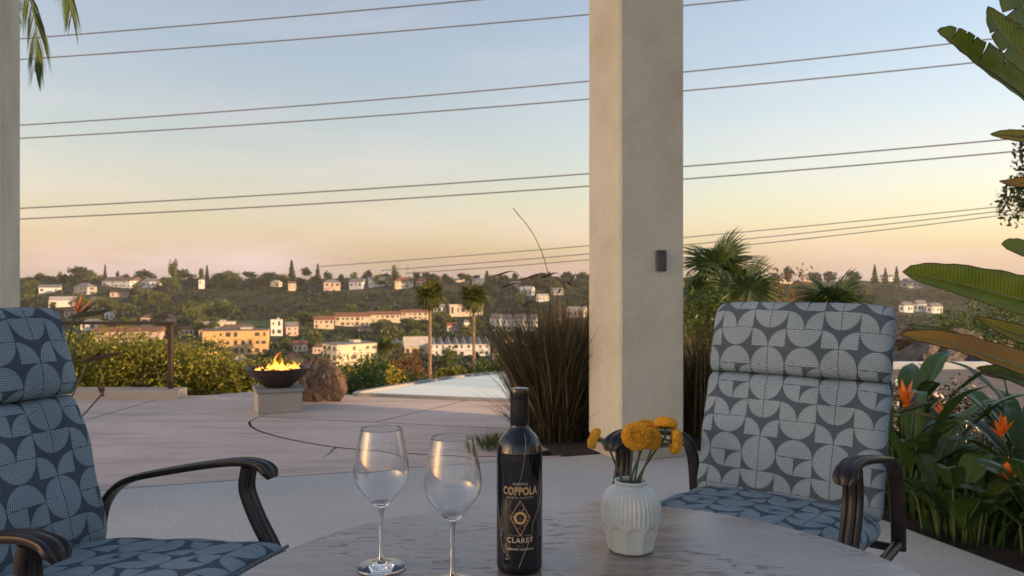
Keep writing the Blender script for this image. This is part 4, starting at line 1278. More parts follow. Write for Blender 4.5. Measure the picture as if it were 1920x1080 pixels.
# ------------------------------------------------------------------ paddle leaves
def paddle_mesh(path, wmax, seed, fold=0.35, tears=(), curl=0.0, nrm=None, prof=None, rows=26, roll=0.0, petiole=0.0, sidew=(1.0, 1.0)):
    """long blade along a path; both halves fold up from the midrib; tears = list of (u, side, depth)"""
    g = random.Random(seed)
    P = [Vector(p) for p in spline(path, rows // (len(path) - 1) + 1)]
    n = len(P); m = MB()
    up0 = Vector(nrm) if nrm else Vector((0, 0, 1))
    cols = 5
    for side in (-1, 1):
        vs = []; fs = []
        segs = []
        cut = sorted([t for t in tears if t[1] == side])
        for i in range(n):
            u = i / (n - 1)
            t = (P[min(i + 1, n - 1)] - P[max(i - 1, 0)]).normalized()
            sd = t.cross(up0).normalized(); up = sd.cross(t).normalized()
            if roll:
                a = roll; sd, up = sd * math.cos(a) + up * math.sin(a), up * math.cos(a) - sd * math.sin(a)
            w = wmax * (prof(u) if prof else math.sin(math.pi * min(1, max(0.0, u)) ** 0.8) ** 0.75)
            w *= (1 + 0.03 * math.sin(u * 37 + seed) + 0.02 * math.sin(u * 91 + 2 * seed)) * (sidew[0] if side < 0 else sidew[1])
            row = []
            for c in range(cols):
                k = c / (cols - 1)
                lift = fold * w * (k - 0.45 * k * k) + 0.012 * wmax * math.sin(u * 55 + c) * k - curl * w * k * k
                row.append(P[i] + sd * side * w * k * math.cos(fold * 0.6) + up * lift)
            segs.append(row)
        for i in range(n - 1):
            u = (i + 0.5) / (n - 1)
            b = len(m.v)
            r0, r1 = list(segs[i]), list(segs[i + 1])
            for tu, ts, td in cut:
                if i == int(tu * (n - 1)):
                    r1 = [r1[c].lerp(r0[c], 0.75 * max(0, (c / (cols - 1) - (1 - td)) / td)) if td > 0 else r1[c] for c in range(cols)]
            m.add(r0 + r1, [((c + 1), c, cols + c, cols + c + 1) if side > 0 else (c, c + 1, cols + c + 1, cols + c) for c in range(cols - 1)])
    return m, P
def mat_bigleaf(name, c0, c1, trans=0.3, tcol=None):
    t = NT(name); c = t.coord('Object', (1, 1, 1))
    w = t.n('ShaderNodeTexWave'); w.wave_type = 'BANDS'; w.inputs['Scale'].default_value = 22; w.inputs['Distortion'].default_value = 1.5; w.inputs['Detail'].default_value = 2
    t.l(c, w.inputs['Vector'])
    f = t.noise(c, 4, 4, 0.6)
    k = t.math('ADD', t.math('MULTIPLY', w.outputs['Fac'], 0.25), t.math('MULTIPLY', f, 0.8))
    col = t.ramp(k, [(0.3, c0), (0.8, c1)])
    t.l(col, t.b.inputs['Base Color']); t.set(Roughness=0.34, Specular_IOR_Level=0.5)
    t.bump(w.outputs['Fac'], 0.15, 0.004)
    tr = t.n('ShaderNodeBsdfTranslucent')
    if tcol: tr.inputs['Color'].default_value = (*tcol, 1)
    else: t.l(col, tr.inputs['Color'])
    mx = t.n('ShaderNodeMixShader'); mx.inputs['Fac'].default_value = trans
    t.l(t.b.outputs['BSDF'], mx.inputs[1]); t.l(tr.outputs['BSDF'], mx.inputs[2]); t.l(mx.outputs['Shader'], t.o.inputs['Surface'])
    M[name] = t.m
mat_bigleaf('giant_leaf', (0.085, 0.14, 0.012), (0.25, 0.30, 0.026), 0.45)
mat_bigleaf('giant_leaf_yellow', (0.24, 0.21, 0.016), (0.44, 0.38, 0.03), 0.45)
mat_bigleaf('giant_leaf_rust', (0.30, 0.13, 0.010), (0.50, 0.30, 0.025), 0.45)
plain('leaf_rib', (0.16, 0.17, 0.06), 0.5, vary=0.3, scale=20)
plain('brown_edge', (0.07, 0.032, 0.016), 0.8, vary=0.3, scale=20)

def bmesh_edges(me):
    """boundary edge chains of a mesh as vertex index lists"""
    bm = bmesh.new(); bm.from_mesh(me); bm.verts.ensure_lookup_table()
    nb = {}
    for e in bm.edges:
        if len(e.link_faces) == 1:
            a, b = e.verts[0].index, e.verts[1].index
            nb.setdefault(a, []).append(b); nb.setdefault(b, []).append(a)
    bm.free(); out = []; seen = set()
    for st in list(nb):
        if st in seen: continue
        ch = [st]; seen.add(st); cur = st
        while True:
            nx_ = [k for k in nb[cur] if k not in seen]
            if not nx_: break
            cur = nx_[0]; seen.add(cur); ch.append(cur)
        if len(ch) > 3: out.append(ch)
    return out
# giant strelitzia standing outside the right edge, its leaves reach into view
gp = empty('giant_leaf_plant', (3.15, 3.95, -0.05))
for dx, dy, h in ((0, 0, 1.5), (0.25, 0.2, 2.1), (-0.1, 0.3, 2.6)):
    MB().tube(spline([(dx, dy, 0), (dx * 0.9, dy * 0.8, h * 0.45), (dx * 0.5 - 0.03, dy * 0.7, h * 0.8), (dx * 0.3 + 0.06, dy * 0.6, h * 1.12)], 5), [0.075 * (1 - 0.88 * (i / 15) ** 1.6) for i in range(16)], 10).build('stalk', M['leaf_rib'], gp, True)
def giant_leaf(pts, w, mat, seed, **kw):
    """pts: (px, py, depth) from the leaf base to its tip"""
    P = [tuple(at(*p) - Vector(gp.location)) for p in pts]
    m, path = paddle_mesh(P, w, seed, **kw)
    o = m.build('leaf', M[mat], gp, True, weld=True, angle=70)
    rib = MB().tube([tuple(p) for p in path], [0.011 * (1 - 0.85 * i / len(path)) for i in range(len(path))], 6).build('midrib', M['leaf_rib'], o, True)
    wl = kw.get('sidew', (1, 1))
    # brown dried margins
    n_ = len(path); vv = [v.co.copy() for v in o.data.vertices]
    be = [e for e in bmesh_edges(o.data)]
    for chain in be:
        MB().tube([tuple(vv[i]) for i in chain], 0.0022, 4).build('leaf_edge', M['brown_edge'], o, True)
    # leaf stalk back to the plant
    b = Vector(P[0]); d = (Vector(P[0]) - Vector(P[1])).normalized()
    hit = Vector((0.05, 0.1, max(0.5, min(2.5, b.z - 0.35))))
    MB().tube(spline([tuple(b), tuple(b + d * 0.25), tuple(hit)], 6), 0.013, 6).build('leaf_stalk', M['leaf_rib'], o, True)
    return o
# torn leaf pointing up-left
giant_leaf([(2060, 315, 3.9), (1930, 190, 3.75), (1850, 130, 3.65), (1790, 82, 3.6), (1757, 58, 3.58)], 0.15, 'giant_leaf', 1, fold=0.35, nrm=(0.25, -0.95, 0.25), tears=[(0.56, 1, 0.97), (0.78, 1, 0.97), (0.64, 1, 0.35), (0.70, 1, 0.25), (0.40, 1, 0.5)], sidew=(0.22, 1.15), rows=44, prof=lambda u: (1 - u) ** 0.55 * min(1, u * 5 + 0.2))
# dark leaf in the upper right corner
giant_leaf([(2010, 190, 3.6), (1940, 60, 3.6), (1895, -40, 3.62), (1860, -120, 3.7)], 0.16, 'giant_leaf', 2, fold=0.4, nrm=(0.2, -1, 0.2), tears=[(0.3, -1, 0.8), (0.45, -1, 0.6), (0.6, -1, 0.7), (0.38, 1, 0.4)])
giant_leaf([(2030, 150, 3.5), (1930, 110, 3.5), (1880, 60, 3.52), (1852, 12, 3.55)], 0.10, 'giant_leaf', 3, fold=0.3, nrm=(0.2, -1, 0.2), tears=[(0.5, -1, 0.7), (0.7, -1, 0.6), (0.6, 1, 0.5)])
# small leaf tips between
giant_leaf([(2050, 262, 3.7), (1940, 258, 3.7), (1890, 254, 3.68), (1857, 252, 3.66)], 0.034, 'giant_leaf_yellow', 4, fold=0.3, nrm=(0.1, -0.9, 0.4))
giant_leaf([(2050, 330, 3.75), (1950, 340, 3.72), (1900, 345, 3.7), (1874, 340, 3.7)], 0.036, 'giant_leaf_rust', 5, fold=0.4, nrm=(0.1, -0.7, 0.7))
giant_leaf([(2080, 560, 3.4), (1980, 500, 3.45), (1920, 470, 3.5), (1878, 458, 3.52)], 0.085, 'giant_leaf', 6, fold=0.3, nrm=(0.3, -0.7, 0.6), prof=lambda u: min(1, u * 3 + 0.3) * (1 - u ** 3) ** 0.6)
# the big folded leaf: its upper half stands up, the lower half hangs
giant_leaf([(2130, 640, 3.2), (2000, 585, 3.2), (1880, 553, 3.2), (1780, 527, 3.2), (1692, 510, 3.2)], 0.125, 'giant_leaf', 7, fold=0.75, nrm=(0.1, -0.9, 0.35), tears=[(0.36, 1, 0.7), (0.36, -1, 0.5)], prof=lambda u: min(1, u * 3 + 0.35) * (1 - u) ** 0.42)
# yellow-green and rust leaf below it
giant_leaf([(2120, 690, 3.35), (1990, 650, 3.35), (1900, 625, 3.35), (1826, 594, 3.35)], 0.060, 'giant_leaf_yellow', 8, fold=0.35, nrm=(0.1, -0.8, 0.6))
lf = giant_leaf([(2140, 800, 3.0), (2000, 720, 3.0), (1880, 678, 3.0), (1780, 645, 3.0), (1688, 628, 3.0)], 0.105, 'giant_leaf_rust', 9, fold=0.55, nrm=(0.05, -0.62, 0.78), prof=lambda u: min(1, u * 3 + 0.4) * (1 - u) ** 0.45)
giant_leaf([(2120, 770, 3.1), (2000, 708, 3.1), (1890, 672, 3.1), (1790, 632, 3.1), (1700, 610, 3.1)], 0.075, 'giant_leaf', 10, fold=0.15, nrm=(0.05, -0.5, 0.86), prof=lambda u: min(1, u * 3 + 0.4) * (1 - u) ** 0.5)
giant_leaf([(2120, 820, 3.2), (1990, 745, 3.2), (1900, 705, 3.2), (1830, 690, 3.2)], 0.055, 'giant_leaf', 11, fold=0.3, nrm=(0.0, -0.7, 0.7))
tag(gp, 'giant plant with huge torn paddle leaves reaching in from the right edge', 'plant')

# ------------------------------------------------------------------ bird-of-paradise plants
plain('strelitzia_orange', (0.78, 0.17, 0.010), 0.45, vary=0.25, scale=30)
plain('strelitzia_blue', (0.035, 0.03, 0.12), 0.5)
plain('strelitzia_bract', (0.085, 0.085, 0.035), 0.5, vary=0.4, scale=15)
plain('dry_bract', (0.12, 0.055, 0.035), 0.8, vary=0.4, scale=20)
def strelitzia_flower(root, tip, az, s=1.0, dry=False):
    """boat-shaped bract with upright orange sepals, on a long stem from the plant's base"""
    tip = Vector(tip)
    st = MB().tube(spline([(tip.x * 0.15, tip.y * 0.15, 0), (tip.x * 0.55, tip.y * 0.55, tip.z * 0.5), (tip.x, tip.y, tip.z)], 6), 0.006 * s ** 0.3, 6).build('flower_stem', M['flower_stem'] if not dry else M['strelitzia_bract'], root, True)
    d = Vector((math.cos(az), math.sin(az), 0))
    b0 = tip - d * 0.03 * s; pth = spline([tuple(b0 + Vector((0, 0, -0.01))), tuple(tip + d * 0.04 * s + Vector((0, 0, 0.006))), tuple(tip + d * 0.11 * s + Vector((0, 0, 0.02))), tuple(tip + d * 0.17 * s + Vector((0, 0, 0.035)))], 4)
    n = len(pth)
    fl = MB().tube(pth, [0.012 * s * math.sin(math.pi * (0.18 + 0.8 * i / (n - 1))) + 0.0012 for i in range(n)], 8).build('flower', M['dry_bract' if dry else 'strelitzia_bract'], root, True)
    g = random.Random(int(az * 100))
    k_n = 3 if dry else 6
    for k in range(k_n):
        a = az + g.uniform(-0.6, 0.6); el = R(g.uniform(20, 60) if dry else 30 + 19 * k + g.uniform(-10, 10))
        q = Vector((math.cos(a) * math.cos(el), math.sin(a) * math.cos(el), math.sin(el)))
        l = (0.07 if dry else 0.115) * s * g.uniform(0.85, 1.15); p0 = tip + d * 0.012 * s * k * 0.5
        sd = q.cross(Vector((0, 0, 1))).normalized(); w = 0.015 * s
        up = sd.cross(q)
        m = MB()
        m.add([p0, p0 + q * l * 0.35 + sd * w + up * 0.004, p0 + q * l * 0.7 + sd * w * 0.8 + up * 0.004, p0 + q * l, p0 + q * l * 0.7 - sd * w * 0.8 + up * 0.004, p0 + q * l * 0.35 - sd * w + up * 0.004, p0 + q * l * 0.35 - up * 0.003, p0 + q * l * 0.7 - up * 0.003],
              [(0, 1, 6), (1, 2, 7, 6), (2, 3, 7), (0, 6, 5), (6, 7, 4, 5), (7, 3, 4), (0, 5, 1), (1, 5, 4, 2), (2, 4, 3)])
        m.build('petal', M['dry_bract' if dry else 'strelitzia_orange'], fl, False)
    if not dry:
        q = (d * 0.8 + Vector((0, 0, 0.7))).normalized(); p0 = tip + d * 0.02 * s
        MB().tube([tuple(p0), tuple(p0 + q * 0.05 * s), tuple(p0 + q * 0.10 * s)], [0.002, 0.005 * s, 0.0008], 6).build('petal', M['strelitzia_blue'], fl, True)
def strelitzia(loc, nleaf, hgt, label, seed, flowers=(), lean=0.5, spread=0.16):
    root = empty('bird_of_paradise_plant', loc)
    g = random.Random(seed)
    for k in range(nleaf):
        az = k * 2.39996 + g.uniform(-0.4, 0.4)
        h = hgt * g.uniform(0.30, 1.05); l = lean * g.uniform(0.35, 1.3)
        bl = g.uniform(0.30, 0.46) * (hgt / 0.8) ** 0.5
        b = Vector((math.cos(az), math.sin(az), 0)) * spread * g.uniform(0.1, 1)
        dirh = Vector((math.cos(az), math.sin(az), 0))
        mid = b + dirh * l * h * 0.35 + Vector((0, 0, h * 0.62))
        tipd = (dirh * (0.5 + l) + Vector((0, 0, g.uniform(0.35, 1.1)))).normalized()
        tip = mid + tipd * bl + Vector((0, 0, -0.10 * bl))
        pm = mid + tipd * bl * 0.5 + Vector((0, 0, 0.03))
        m, path = paddle_mesh([tuple(mid), tuple(pm), tuple(tip)], g.uniform(0.050, 0.080), seed * 31 + k, fold=0.4, rows=10, prof=lambda u: math.sin(math.pi * (0.06 + 0.94 * u) ** 0.75) ** 0.8)
        o = m.build('leaf', M['paddle_leaf'], root, True, weld=True, angle=70)
        MB().tube(spline([tuple(b), tuple((b + mid) / 2 + Vector((0, 0, 0.05))), tuple(mid), tuple(pm)], 3), [0.007] * 6 + [0.005] * 3 + [0.003], 5).build('leaf_stalk', M['flower_stem'], o, True)
    for tip, az, s, dry in flowers:
        strelitzia_flower(root, tip, az, s, dry)
    tag(root, label, 'plant', 'bird-of-paradise plants')
    return root
def rel(px, py, Yd, loc): return at(px, py, Yd) - Vector(loc)
L0 = (2.15, 4.35, -0.05)
strelitzia(L0, 21, 0.80, 'bird-of-paradise plant with two orange blooms right behind the chair arm', 1, [(rel(1690, 768, 4.2, L0), 0.3, 1.25, False), (rel(1775, 788, 4.4, L0), 2.6, 0.95, False)])
L0 = (2.65, 4.05, -0.05)
strelitzia(L0, 21, 0.74, 'bird-of-paradise plant with a red-orange bloom near the right edge', 2, [(rel(1882, 822, 4.0, L0), 1.4, 1.0, False), (rel(1890, 915, 3.7, L0), 1.0, 1.1, False)])
L0 = (2.45, 3.55, -0.05)
strelitzia(L0, 20, 0.50, 'low leafy bird-of-paradise plant at the patio edge in the right corner', 3, [])
L0 = (2.55, 5.2, -0.05)
strelitzia(L0, 21, 0.85, 'bird-of-paradise plant in the back row nearest the chair', 4, [])
L0 = (3.3, 5.1, -0.05)
strelitzia(L0, 21, 0.80, 'bird-of-paradise plant in the back row with a small bloom near the right edge', 5, [(rel(1882, 708, 5.2, L0), 2.9, 0.95, False)])
L0 = (1.95, 5.0, -0.05)
strelitzia(L0, 12, 0.70, 'bird-of-paradise plant mostly hidden behind the blue-grey chair', 6, [])
L0 = (2.15, 3.85, -0.05)
strelitzia(L0, 18, 0.46, 'low bird-of-paradise plant beside the black chair leg', 7, [])
L0 = (2.95, 3.45, -0.05)
strelitzia(L0, 18, 0.55, 'low bird-of-paradise plant cut off by the lower right photo edge', 8, [])
L0 = (-3.12, 5.2, 0.0)
strelitzia(L0, 0, 0.16, 'bird-of-paradise plant by the left pillar with one orange bloom and dry heads', 9, [(rel(140, 592, 5.0, L0), 0.35, 1.25, False), (rel(170, 672, 5.1, L0), 0.3, 1.15, True), (rel(192, 738, 5.2, L0), 2.2, 0.9, True)], lean=0.3)
# dark filler foliage low in the bed
V, F, _, _ = blades(1100, 1.0, 0.34, 0.010, 301, 1.5, 0.8, 4)
V[:, 0] = V[:, 0] * 0.8 + 2.75; V[:, 1] = V[:, 1] * 1.15 + 4.6; V[:, 2] -= 0.05
gc = np_mesh('ground_cover', V, F, M['paddle_leaf']); tag(gc, 'low strappy ground cover between the bird-of-paradise plants', None, None, 'stuff')

# small white-flowering shrubs behind
plain('white_petal', (0.75, 0.72, 0.70), 0.7)
for k, (px, py, Yd, w) in enumerate([(1705, 735, 6.2, 0.26), (1800, 745, 6.3, 0.26), (1735, 770, 5.9, 0.22)]):
    p = at(px, py, Yd)
    b = bush('flowering_shrub', (p.x, p.y, -0.05), (w, w, max(0.2, (p.z + 0.1) / 2 + 0.05)), 900, 0.02, 'grass_blade', ['white-flowered shrub close to the chair headrest', 'white-flowered shrub in the middle of the back row', 'lower white-flowered shrub above the orange blooms'][k], 120 + k, 'bush', 'white-flowered shrubs')
    V, F = leaf_cloud(170, (w, w, max(0.2, (p.z + 0.1) / 2)), 0.020, 140 + k, 0.85)
    V[:, 2] += max(0.2, (p.z + 0.1) / 2 + 0.05)
    np_mesh('blossoms', V, F, M['white_petal'], b)

# ------------------------------------------------------------------ boulders
def mat_rock(name, c0, c1, c2):
    t = NT(name); c = t.coord()
    f = t.noise(c, 3.5, 7, 0.65); v = t.n('ShaderNodeTexVoronoi'); v.inputs['Scale'].default_value = 5; t.l(c, v.inputs['Vector'])
    k = t.math('ADD', t.math('MULTIPLY', f, 0.8), t.math('MULTIPLY', v.outputs['Distance'], 0.3))
    t.l(t.ramp(k, [(0.35, c0), (0.55, c1), (0.75, c2)]), t.b.inputs['Base Color'])
    t.set(Roughness=0.85); t.bump(f, 0.8, 0.05)
    M[name] = t.m
mat_rock('boulder_rock', (0.022, 0.021, 0.023), (0.060, 0.047, 0.040), (0.14, 0.08, 0.045))
mat_rock('bank_rock', (0.06, 0.05, 0.045), (0.12, 0.10, 0.085), (0.18, 0.155, 0.13))
def rock(name, loc, size, seed, mat, label, group=None, rz=0.0):
    bm = bmesh.new(); bmesh.ops.create_icosphere(bm, subdivisions=5, radius=1)
    g = np.random.default_rng(seed); dirs = g.normal(0, 1, (11, 3)); dirs /= np.linalg.norm(dirs, axis=1, keepdims=True); cut = g.uniform(0.42, 0.80, 11)
    off = Vector((seed * 3.1, seed * 1.7, 0))
    for v in bm.verts:
        p = np.array(v.co)
        for d, c in zip(dirs, cut):
            e = p @ d
            if e > c: p = p - d * (e - c) * 0.92
        q = Vector(p)
        k = 1 + 0.18 * mnoise.noise(q * 1.6 + off) - 0.16 * abs(mnoise.noise(q * 3 + off)) - 0.11 * abs(mnoise.noise(q * 6.5 + off)) + 0.05 * mnoise.noise(q * 13 + off)
        v.co = p * k * np.array(size)
    me = bpy.data.meshes.new(name); bm.to_mesh(me); bm.free()
    for p in me.polygons: p.use_smooth = True
    me.set_sharp_from_angle(angle=R(20))
    o = link_mesh(name, me, M[mat]); o.location = loc; o.rotation_euler = (0, 0, rz)
    tag(o, label, 'boulder', group)
p = floor_at(600, 752)
rock('boulder', (p.x - 0.05, p.y + 0.12, 0.07), (0.31, 0.30, 0.36), 5, 'boulder_rock', 'rough brown boulder standing behind the fire bowl', None, 0.4)
for k, (px, py, Yd, w, h, lab) in enumerate([(1720, 662, 13.6, 0.75, 0.35, 'grey boulder on the bank nearest the chair'), (1800, 655, 14.2, 0.95, 0.42, 'broad brown boulder in the middle of the bank'), (1875, 668, 14.0, 0.8, 0.40, 'boulder on the bank by the right edge'), (1770, 630, 16.5, 0.9, 0.4, 'upper boulder on the bank under the green bush'), (1690, 630, 17, 0.8, 0.4, 'upper boulder on the bank behind the chair corner'), (1850, 640, 17.5, 1.1, 0.45, 'upper boulder on the bank behind the giant leaves')]):
    p = at(px, py, Yd)
    rock('bank_boulder', (p.x, p.y, float(terrain_z(p.x, p.y)) + h * 0.9), (w, w * 0.8, max(h * 1.2, p.z - float(terrain_z(p.x, p.y)))), 20 + k, 'bank_rock', lab, 'boulders on the bank beyond the pool', k * 0.8)

# ------------------------------------------------------------------ fire bowl on its plinth
pc = floor_at(520, 768)
PXY = (pc.x, 7.52)
pt_ = empty('fire_plinth', (PXY[0], PXY[1], -0.008), R(22))
MB().box((0, 0, 0.095), (0.40, 0.40, 0.19), 0, 0.008).build('block', M['pale_concrete'], pt_)
MB().box((0, 0, 0.2055), (0.435, 0.435, 0.030), 0, 0.006).build('cap_slab', M['coping_stone'], pt_)
tag(pt_, 'square concrete plinth carrying the fire bowl', 'plinth')
plain('bowl_metal', (0.050, 0.032, 0.026), 0.45, 0.3, vary=0.4, scale=9)
fbw = empty('fire_bowl', (PXY[0], PXY[1], 0.2125))
MB().lathe([(0.0005, 0.0), (0.11, 0.0), (0.13, 0.012), (0.19, 0.055), (0.245, 0.105), (0.283, 0.155), (0.296, 0.172), (0.296, 0.182), (0.280, 0.183), (0.265, 0.165), (0.22, 0.125), (0.0005, 0.115)], 56).build('bowl', M['bowl_metal'], fbw, True, angle=40)
plain('lava_rock', (0.028, 0.024, 0.022), 0.9, vary=0.4, scale=30)
V, F = [], []
g = np.random.default_rng(5)
m = MB()
for k in range(150):
    a = g.uniform(0, 6.28); r_ = 0.235 * math.sqrt(g.random()); s = g.uniform(0.010, 0.022)
    pts = g.normal(0, 1, (8, 3)); 
    c = np.array([r_ * math.cos(a), r_ * math.sin(a), 0.137 + g.uniform(0, 0.03)])
    base = [(-1, -1, -1), (1, -1, -1), (1, 1, -1), (-1, 1, -1), (-1, -1, 1), (1, -1, 1), (1, 1, 1), (-1, 1, 1)]
    m.add([c + (np.array(b) * g.uniform(0.5, 1.1, 3)) * s for b in base], [(0, 3, 2, 1), (4, 5, 6, 7), (0, 1, 5, 4), (1, 2, 6, 5), (2, 3, 7, 6), (3, 0, 4, 7)])
o = m.build('lava_rocks', M['lava_rock'], fbw, weld=False); o['kind'] = 'stuff'
tag(fbw, 'wide dark metal fire bowl with burning flames at the deck edge', 'fire bowl')
def mat_flame():
    t = NT('flame'); c = t.coord()
    sp = t.n('ShaderNodeSeparateXYZ'); t.l(c, sp.inputs[0])
    f = t.noise(c, 22, 3, 0.6)
    h = t.math('ADD', t.math('MULTIPLY', sp.outputs['Z'], 4.0), t.math('MULTIPLY', t.math('SUBTRACT', f, 0.5), 1.0))
    col = t.ramp(h, [(0.05, (1.0, 0.46, 0.08)), (0.3, (1.0, 0.30, 0.03)), (0.7, (1.0, 0.16, 0.01))])
    em = t.n('ShaderNodeEmission'); t.l(col, em.inputs['Color']); em.inputs['Strength'].default_value = 2.2
    tr = t.n('ShaderNodeBsdfTransparent')
    al = t.ramp(t.math('ADD', t.math('MULTIPLY', sp.outputs['Z'], 2.2), t.math('MULTIPLY', f, 0.9)), [(0.35, (0.95,) * 3), (0.85, (0.25,) * 3)])
    mx = t.n('ShaderNodeMixShader'); t.l(al, mx.inputs['Fac']); t.l(tr.outputs['BSDF'], mx.inputs[1]); t.l(em.outputs['Emission'], mx.inputs[2])
    t.l(mx.outputs['Shader'], t.o.inputs['Surface'])
    M['flame'] = t.m
mat_flame()
fl = empty('fire', (PXY[0], PXY[1], 0.355))
g = random.Random(9)
tongues = [(-0.02, 0.0, 0.185, 0.026), (0.02, -0.02, 0.14, 0.020)]
for k in range(44):
    a = g.uniform(0, 6.28); r_ = 0.205 * math.sqrt(g.random())
    tongues.append((r_ * math.cos(a), r_ * math.sin(a), g.uniform(0.035, 0.085), g.uniform(0.016, 0.028)))
for k, (x, y, h, w) in enumerate(tongues):
    n = 11; pth = []; rad = []
    p1, p2 = g.uniform(0, 6.28), g.uniform(0, 6.28)
    for i in range(n):
        u = i / (n - 1)
        pth.append((x + 0.22 * h * u * math.sin(p1 + u * 5) + 0.10 * h * u, y + 0.18 * h * u * math.sin(p2 + u * 4), h * u))
        rad.append(max(0.0008, w * (1 - u) ** 0.8 * (0.65 + 0.9 * math.sin(math.pi * min(1, u * 1.6 + 0.12))) * (1 + 0.15 * math.sin(u * 14 + p1))))
    MB().tube(pth, rad, 9).build('flame', M['flame'], fl, True)
tag(fl, 'orange flames licking up from the lava rock in the fire bowl', 'fire')

# ------------------------------------------------------------------ far buildings
def wallmat(name, col): return plain(name, col, 0.85, vary=0.08, scale=0.2)
wallmat('wall_white', (0.72, 0.71, 0.69)); wallmat('wall_cream', (0.66, 0.56, 0.43)); wallmat('wall_ochre', (0.64, 0.42, 0.19)); wallmat('wall_pink', (0.58, 0.43, 0.36)); wallmat('wall_grey', (0.34, 0.35, 0.37)); wallmat('wall_tan', (0.50, 0.40, 0.29)); wallmat('wall_teal', (0.38, 0.48, 0.47))
plain('roof_red', (0.20, 0.085, 0.055), 0.85, vary=0.25, scale=0.4); plain('roof_brown', (0.12, 0.085, 0.07), 0.85, vary=0.25, scale=0.4); plain('roof_grey', (0.17, 0.17, 0.18), 0.8, vary=0.2, scale=0.4); plain('roof_pale', (0.45, 0.42, 0.38), 0.8, vary=0.15, scale=0.4)
plain('far_window', (0.07, 0.07, 0.075), 0.25)
WR = random.Random(3)
RECTS = []
def building(px0, px1, py_top, py_base, wall, roof, label, yaw=25, depth=0.55, roofkind='hip', rows=1, cols=3, name='house', roof_h=0.35, Yd=None, parapet=False, wins=True):
    pxm = (px0 + px1) / 2
    if Yd is None:
        x, y, z = ground_hit(pxm, py_base)
    else:
        p = at(pxm, py_base, Yd); x, y, z = p.x, p.y, p.z
    k = y / 1500
    yw = R(yaw)
    W_app = (px1 - px0) * k
    w = W_app / (math.cos(yw) + depth * abs(math.sin(yw))); d = w * depth
    h = (py_base - py_top) * k
    rh = h * roof_h if roofkind != 'flat' else 0.0
    hw = h - rh
    RECTS.append((px0, px1, py_top, py_base, y))
    root = empty(name, (x, y, z), yw)
    sink = 4.0
    # front face at local y=0 facing the valley; body extends behind
    MB().box((0, d / 2, (hw - sink) / 2), (w, d, hw + sink)).build('wall', M[wall], root)
    e = 0.04 * w if roofkind != 'flat' else 0.0
    e = min(e, 0.9)
    if roofkind == 'hip':
        rr = min(w, d) * 0.42
        vs = [(-w / 2 - e, -e, hw), (w / 2 + e, -e, hw), (w / 2 + e, d + e, hw), (-w / 2 - e, d + e, hw), (-w / 2 + rr, d / 2, hw + rh), (w / 2 - rr, d / 2, hw + rh)]
        fs = [(0, 1, 5, 4), (1, 2, 5), (2, 3, 4, 5), (3, 0, 4), (3, 2, 1, 0)]
        MB().add(vs, fs).build('roof', M[roof], root)
    elif roofkind == 'gable':
        vs = [(-w / 2 - e, -e, hw), (w / 2 + e, -e, hw), (w / 2 + e, d + e, hw), (-w / 2 - e, d + e, hw), (-w / 2 - e, d / 2, hw + rh), (w / 2 + e, d / 2, hw + rh)]
        fs = [(0, 1, 5, 4), (1, 2, 5), (2, 3, 4, 5), (3, 0, 4), (3, 2, 1, 0)]
        MB().add(vs, fs).build('roof', M[roof], root)
    elif roofkind == 'flat':
        MB().box((0, d / 2, hw + 0.2), (w + 0.3, d + 0.3, 0.4)).build('roof', M[roof], root)
    elif roofkind == 'saw':
        n = 8
        for i in range(n):
            x0 = -w / 2 + w * i / n; x1 = x0 + w / n * 0.94
            vs = [(x0, -e, hw), (x1, -e, hw), (x1, d, hw), (x0, d, hw), ((x0 * 0.25 + x1 * 0.75), -e, hw + rh * 0.15), ((x0 * 0.25 + x1 * 0.75), d, hw + rh)]
            MB().add(vs, [(0, 1, 4), (1, 2, 5, 4), (2, 3, 5), (3, 0, 4, 5), (3, 2, 1, 0)]).build('roof', M[roof], root)
    if wins:
        ww, wh = w / cols * 0.46, hw / rows * 0.44
        me = None
        for r_ in range(rows):
            for c in range(cols):
                wx = -w / 2 + w * (c + 0.5 + WR.uniform(-0.10, 0.10)) / cols; wz = hw * (r_ + 0.55) / rows
                if WR.random() < 0.12: continue
                if me is None:
                    m = MB().box((0, 0, 0), (ww, 0.16, wh)); o = m.build('window', M['far_window'], root); me = o.data
                else:
                    o = bpy.data.objects.new('window', me); COL.objects.link(o); o.parent = root
                o.location = (wx, -0.02, wz); o.scale = (WR.choice((0.55, 0.8, 1.0, 1.35)), 1, WR.choice((0.8, 1.0, 1.25)))
        sc_ = max(1, int(cols * depth * 0.8))
        me2 = None
        for r_ in range(rows):
            for c in range(sc_):
                wy = d * (c + 0.5) / sc_
                if me2 is None:
                    o = MB().box((0, 0, 0), (0.16, d / sc_ * 0.4, wh)).build('window', M['far_window'], root); me2 = o.data
                else:
                    o = bpy.data.objects.new('window', me2); COL.objects.link(o); o.parent = root
                o.location = ((w / 2 + 0.02) if yaw < 0 else (-w / 2 - 0.02), wy, hw * (r_ + 0.55) / rows)
    if name in ('apartment_block', 'row_house', 'long_building') and rows > 1:
        for r_ in range(1, rows):
            for c in range(max(1, cols // 2)):
                bx = -w / 2 + w * (2 * c + 1) / cols
                MB().box((bx, -0.55, hw * r_ / rows), (w / cols * 0.9, 1.1, 0.22)).build('balcony', M[wall], root)
    if roofkind == 'flat':
        MB().box((w * 0.15, d * 0.55, hw + 0.9), (w * 0.18, d * 0.3, 1.2)).build('roof_housing', M['roof_pale'], root)
    tag(root, label, 'building' if name != 'house' else 'house')
    return root
